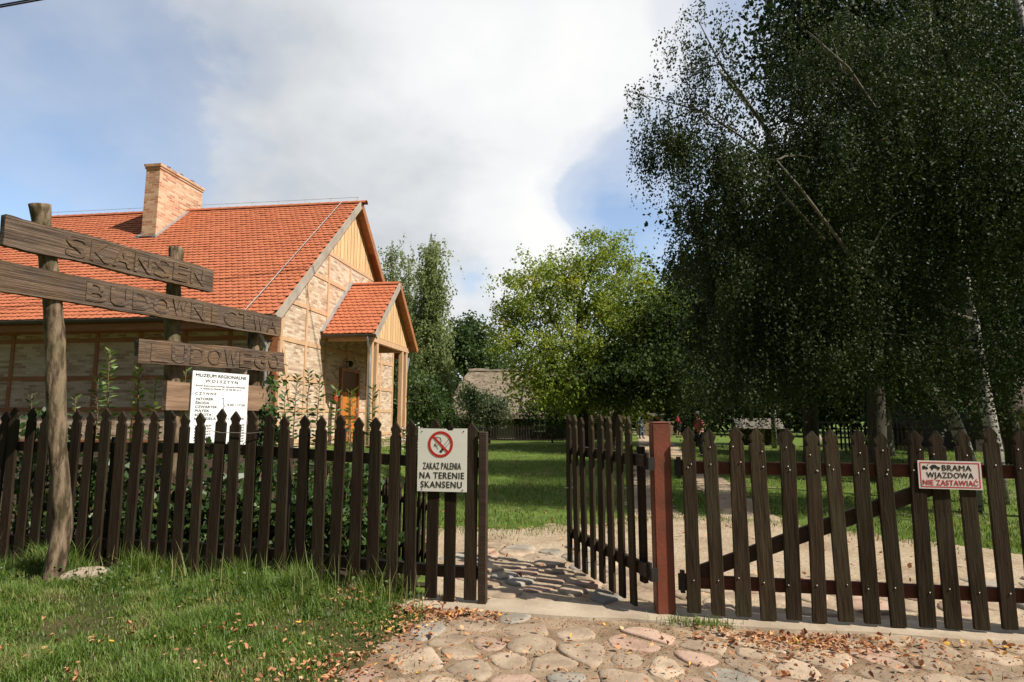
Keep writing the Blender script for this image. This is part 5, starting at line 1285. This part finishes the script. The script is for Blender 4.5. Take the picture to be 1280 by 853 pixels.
for i, (px, py, Y, n, lm, lb) in enumerate(((138, 437, 7.2, 20, 'leaf_bright', 'tallest leafy shoot rising before the shaded brick wall'), (175, 462, 7.1, 16, 'leaf_bright', 'leafy shoot left of the second sign post, before the brick wall'), (196, 474, 7.0, 14, 'leaf_bright', 'leafy shoot just left of the second sign post'), (124, 470, 7.4, 14, 'leaf_vine', 'darker leafy shoot left of the tallest one'),
        (233, 462, 7.6, 10, 'leaf_bright', 'leafy shoot peeping out between the sign post and the white notice'), (95, 496, 7.0, 10, 'leaf_bright', 'short leafy shoot beside the crooked post'), (40, 492, 7.0, 10, 'leaf_vine', 'short leafy shoot at the far left above the pickets'),
        (372, 468, 7.6, 16, 'leaf_vine', 'leafy shoot in front of the sunlit brick corner'), (385, 460, 7.8, 16, 'leaf_vine', 'slender shoot right of the brick corner'), (400, 470, 7.6, 14, 'leaf_vine', 'leafy shoot before the porch shadow edge'), (420, 486, 7.4, 16, 'leaf_bright', 'bushy shoot in front of the house door'), (440, 488, 7.3, 14, 'leaf_bright', 'leafy shoot right of the house door'), (467, 482, 7.6, 15, 'leaf_vine', 'leafy shoot in front of the porch downpipe'), (356, 490, 7.4, 14, 'leaf_vine', 'leafy shoot beside the third sign post'))):
    shoot(lb, px, py, Y, int(n*1.7), .16, lm, 90+i, random.randint(-8, 8))
# climber on the third sign post
b = on_ground(336, 7.75); t = empty('climbing_vine', b); tag(t, 'green climber growing up the third sign post right of the white notice', 'plant')
lob = [ell(337, 530, 7.75, 11, 55, .12), ell(334, 575, 7.75, 22, 40, .18), ell(341, 475, 7.75, 5, 22, .07)]
V, Fc = crown_cluster(clump_pts(lob, 60, 4, .05, 111, .5), 5, .05, .08, .6); link('foliage', np_mesh('foliage', V-np.array(b), Fc, np.clip(rng.normal(.6, .25, len(Fc)), 0, 1), 'leaf_vine'), t)
mb = MB(); mb.tube([Vector((0, 0, 0)), at(334, 600, 7.75)-b, at(337, 520, 7.75)-b, at(338, 450, 7.75)-b, at(330, 440, 7.75)-b], [.014, .012, .010, .007, .003], 6); mb.build('stem', 'twig_brown', t, smooth=True)
# flowers
def flowers(label, px, py, Y, rx, h, fm, seed, n=26):
    p = at(px, py, Y); b = Vector((p.x, Y, gzf(p.x, Y))); t = empty('flower_bush', b); tag(t, label, 'flowers'); zc = p.z
    lob = [(np.array([p.x, Y, zc]), np.array([rx, rx*.7, h]))]
    if zc-h > b.z: lob.append((np.array([p.x, Y, (b.z+zc)/2]), np.array([rx*.7, rx*.6, (zc-b.z)/2])))
    V, Fc = crown_cluster(clump_pts(lob, 26, 5, .06, seed, .5, b.z+.01), 7, .06, .07, .2); link('foliage', np_mesh('foliage', V-np.array(b), Fc, np.clip(rng.normal(.55, .25, len(Fc)), 0, 1), 'leaf_vine'), t)
    r = random.Random(seed); mb = MB()
    for k in range(n):
        q = Vector((r.uniform(-rx, rx), r.uniform(-rx, rx)*.7-.04, zc-b.z+r.uniform(-h, h)*1.0)); mb.ellipsoid(q, (.028, .028, .02), 7, 4)
    mb.build('blossom', fm, t)
flowers('red flowering bedding plant low behind the fence', 428, 690, 7.2, .22, .16, 'flower_red', 121)
flowers('second red flowering bedding plant right of the first behind the fence', 448, 682, 7.2, .16, .12, 'flower_red', 122, 18)
flowers('white-flowered bush at the foot of the porch posts', 517, 545, 15.5, .32, .34, 'flower_white', 123, 40)
mb = MB(); p = at(640-138, 688, 6.0)

# ------------------------------------------------------------------ grass, weeds, dead leaves
def blades(name, X, Y, Hh, lean, wid, mname, zoff=0.0, rmean=.45, zf=gz, tone=None):
    n = len(X); a = rng.uniform(0, 2*math.pi, n); d = np.stack([np.cos(a), np.sin(a)], 1); s = np.stack([-d[:, 1], d[:, 0]], 1)
    Z = zf(X, Y)+zoff; B = np.stack([X, Y], 1); l = lean*Hh*rng.uniform(.2, 1.2, n); w = wid*rng.uniform(.6, 1.4, n)
    def P(t, bend, ws, sgn): q = B+d*(l*bend)[:, None]+s*(w*ws*sgn*.5)[:, None]; return np.concatenate([q, (Z+Hh*t)[:, None]], 1)
    V = np.stack([P(0, 0, 1, -1), P(0, 0, 1, 1), P(.55, .3, .8, -1), P(.55, .3, .8, 1), P(.95, 1.0, 0, 1)], 1).reshape(-1, 3)
    k = np.arange(n)[:, None]*5; Fc = np.concatenate([k+[0, 1, 3], k+[0, 3, 2], k+[2, 3, 4]], 1).reshape(-1, 3)
    rr = np.repeat(np.clip(rng.normal(rmean, .24, n)+.5*(tone if tone is not None else 0), 0, 1), 3)
    return tag(link(name, np_mesh(name, V, Fc, rr, mname), None), kind='stuff')
# verge in front of the left fence
N = 300000
X = rng.uniform(-6.4, -.35, N); Y = rng.uniform(2.2, 6.6, N)
pn = vnoise(X[:20000], Y[:20000], 1.6, 2.0); 
# patchiness read from a coarse grid (fast)
gx = np.linspace(-6.5, 0, 90); gy = np.linspace(2, 7, 70); GX, GY = np.meshgrid(gx, gy); GN = vnoise(GX, GY, 1.7, 2.0)+.5*vnoise(GX, GY, 5.0, 6.0)
def patch(x, y): return GN[np.clip(((y-2)/5*69).astype(int), 0, 69), np.clip(((x+6.5)/6.5*89).astype(int), 0, 89)]
ed = grass_edge(Y); pv = patch(X, Y)
keep = (X < ed+.10*pv) & (Y < fence_y(X)+.25) & (X > -Y*.95)
dens = np.clip((ed-X)/.35+.18+pv*.3, 0.05, 1)*np.clip(.62+1.1*pv, .15, 1)
keep &= rng.random(N) < dens
X, Y = X[keep], Y[keep]; pv = patch(X, Y)
nearf = np.exp(-((fence_y(X)-.12-Y)/.34)**2)
tall = .035+.065*np.clip(pv+.25, 0, 1)+.17*nearf*np.clip(.55+pv, .1, 1.2)
tall *= rng.uniform(.5, 1.35, len(X)); tall *= np.clip((grass_edge(Y)-X)/.5, .35, 1)
blades('verge_grass', X, Y, tall, .95, .0055, 'grass', rmean=.5, tone=patch(X*1.7+2.2, Y))
# long seeding stems near the fence
n = 320; X = rng.uniform(-5.6, -.7, n); Y = fence_y(X)-rng.uniform(.02, .5, n)
blades('tall_grass', X, Y, rng.uniform(.22, .42, n), .5, .006, 'grass', rmean=.72)
# broad-leaved weeds in the verge
n = 130; X = rng.uniform(-5.2, -.8, n); Y = fence_y(X)-np.abs(rng.normal(.35, .28, n))-.05
keep = X < grass_edge(Y)-.15; X, Y = X[keep], Y[keep]
A = np.stack([X, Y, gz(X, Y)+rng.uniform(.05, .14, len(X))], 1)
V, Fc = crown_cluster(A, 8, .035, .032, -.2); tag(link('broad_weeds', np_mesh('broad_weeds', V, Fc, np.clip(rng.normal(.6, .25, len(Fc)), 0, 1), 'leaf_vine')), kind='stuff')
# lawn blades inside
N = 110000; Y = 5.6+rng.random(N)**1.5*26; X = rng.uniform(-.28, .95, N)*Y
keep = ~((Y < drive_far(X)+.05) & (X > -1.0) & (Y < 10.2)); keep &= ~((X < -1.2) & (Y < 6.4))
c1 = np.interp(Y, [8, 10, 15, 25, 42], [1.8, 2.3, 3.35, 5.6, 9.3]); c2 = np.interp(Y, [8, 9.5, 15, 25, 42], [3.5, 3.75, 4.95, 6.9, 10.4])
keep &= (np.abs(X-c1) > .38) & (np.abs(X-c2) > .38)
keep[keep] &= vnoise(X[keep], Y[keep], .8, 7.0)+.5*vnoise(X[keep], Y[keep], 2.6, 3.0) < .30
X, Y = X[keep], Y[keep]
blades('lawn_grass', X, Y, rng.uniform(.03, .075, len(X))*(1+.02*Y), .8, .010*1.0, 'lawn', rmean=.5)
# sparse tufts on the drive edge
n = 2600; X = rng.uniform(-1.2, 5.4, n); Y = drive_far(X)-np.abs(rng.normal(0, .35, n)); blades('edge_grass', X, Y, rng.uniform(.03, .08, n), .8, .008, 'lawn', rmean=.55)
n = 1500; X = rng.uniform(-.9, 5.0, n); Y = rng.uniform(2.7, 4.8, n); kk = (vnoise(X, Y, 2.2, 8.0) > .28) & (Y < fence_y(X)-.2); X, Y = X[kk], Y[kk]
blades('joint_grass', X, Y, rng.uniform(.015, .05, len(X)), .9, .005, 'grass', rmean=.55, zf=lambda x, y: np.zeros_like(x)+.005)
n = 260; X = rng.normal(1.42, .14, n); Y = fence_y(X)-.12-np.abs(rng.normal(0, .06, n)); blades('edge_grass', X, Y, rng.uniform(.03, .09, n), .7, .006, 'grass', rmean=.5, zf=lambda x, y: np.zeros_like(x)+.02)

def dead(name, X, Y, Z, size):
    n = len(X); P = np.stack([X, Y, Z], 1); ax = rot_unit(n); ax[:, 2] *= .35; ax /= np.linalg.norm(ax, axis=1, keepdims=True)
    up = np.stack([rng.normal(0, .35, n), rng.normal(0, .35, n), np.ones(n)], 1); s = np.cross(ax, up); s /= np.linalg.norm(s, axis=1, keepdims=True); nn = np.cross(s, ax)
    L = (size*rng.uniform(.5, 1.4, n))[:, None]; W = L*rng.uniform(.35, 1.0, n)[:, None]; c = rng.uniform(-.25, .5, n)[:, None]*L
    p0 = P; p3 = P+ax*L+nn*c*.5
    m0 = P+ax*L*.3; m1 = P+ax*L*.68+nn*c*.1
    V = np.stack([p0, m0+s*W*rng.uniform(.25, .55, (n, 1))+nn*c, m1+s*W*rng.uniform(.15, .5, (n, 1))+nn*c*1.1, p3, m1-s*W*rng.uniform(.15, .5, (n, 1))+nn*c*1.0, m0-s*W*rng.uniform(.25, .55, (n, 1))+nn*c*.8, m0, m1], 1).reshape(-1, 3)
    k = np.arange(n)[:, None]*8
    Fc = np.concatenate([k+[0, 6, 1, 1], k+[6, 7, 2, 1], k+[7, 3, 2, 2], k+[0, 5, 6, 6], k+[5, 4, 7, 6], k+[4, 3, 7, 7]], 1).reshape(-1, 4)
    # triangles are written as true triangles
    T1 = np.concatenate([k+[0, 6, 1], k+[6, 7, 2], k+[6, 2, 1], k+[7, 3, 2], k+[0, 5, 6], k+[5, 4, 7], k+[5, 7, 6], k+[4, 3, 7]], 1).reshape(-1, 3)
    rr = np.repeat(np.clip(rng.normal(.48, .26, n), 0, 1), 8)
    return V, T1, rr
parts = []
def addl(X, Y, zf, size): parts.append(dead('x', np.asarray(X), np.asarray(Y), zf, size))
zc = lambda X: np.full(len(X), .022)+rng.uniform(0, .022, len(X))
# along the edge of the grass
n = 680; Y = rng.uniform(2.6, 5.35, n); X = grass_edge(Y)+rng.normal(-.06, .2, n); addl(X, Y, gz(X, Y)+rng.uniform(.012, .05, n), .034)
# scattered in the grass
n = 1100; Y = rng.uniform(2.8, 5.4, n); X = grass_edge(Y)-np.abs(rng.exponential(.8, n)); kk = vnoise(X, Y, 2.4, 12.0) > .12; X, Y = X[kk], Y[kk]; n = len(X); addl(X, Y, gz(X, Y)+rng.uniform(.025, .08, n), .037)
n = 900; Y = rng.uniform(2.6, 4.4, n); X = rng.uniform(-4.4, -1.0, n); kk = vnoise(X, Y, 2.4, 15.0) > .18; X, Y = X[kk], Y[kk]; n = len(X); addl(X, Y, gz(X, Y)+rng.uniform(.025, .07, n), .036)
# heap at the foot of the gates
n = 260; X = rng.normal(-.55, .25, n); Y = fence_y(X)-.2-np.abs(rng.normal(0, .10, n)); addl(X, Y, zc(X), .04)
n = 420; X = rng.normal(2.05, .28, n); Y = fence_y(X)-.30-np.abs(rng.normal(0, .16, n)); addl(X, Y, zc(X)*.9, .036)
n = 520; X = rng.uniform(1.3, 5.2, n); Y = fence_y(X)-.25-np.abs(rng.exponential(.28, n)); addl(X, Y, zc(X), .038)
n = 420; X = rng.uniform(-.8, 4.6, n); Y = rng.uniform(2.6, 4.9, n); ok2 = Y < fence_y(X)-.2; addl(X[ok2], Y[ok2], zc(X[ok2]), .042)
n = 160; X = rng.uniform(-.4, 5.0, n); Y = fence_y(X)+rng.uniform(.3, 3.6, n); addl(X, Y, np.full(n, .05), .05)
n = 120; Y = rng.uniform(8.5, 13, n); X = rng.uniform(-.25, .4, n)*Y; addl(X, Y, gz(X, Y)+.05, .06)
V = []; T1 = []; R_ = []; o = 0
for a, b, c in parts: V.append(a); T1.append(b+o); R_.append(c); o += len(a)
tag(link('fallen_leaves', np_mesh('fallen_leaves', np.concatenate(V), np.concatenate(T1), np.concatenate(R_), 'dead_leaf')), kind='stuff')
# chippings and twigs between the cobbles
n = 11000; X = rng.uniform(-1.4, 5.0, n); Y = rng.uniform(2.2, 5.2, n); k_ = (Y < fence_y(X)-.15) & (X > grass_edge(Y)-.1); X, Y = X[k_], Y[k_]
V, T1, R_ = dead('y', X, Y, np.full(len(X), .006)+rng.uniform(0, .014, len(X)), .014)
tag(link('leaf_litter', np_mesh('leaf_litter', V, T1, R_*.6, 'dead_leaf')), kind='stuff')
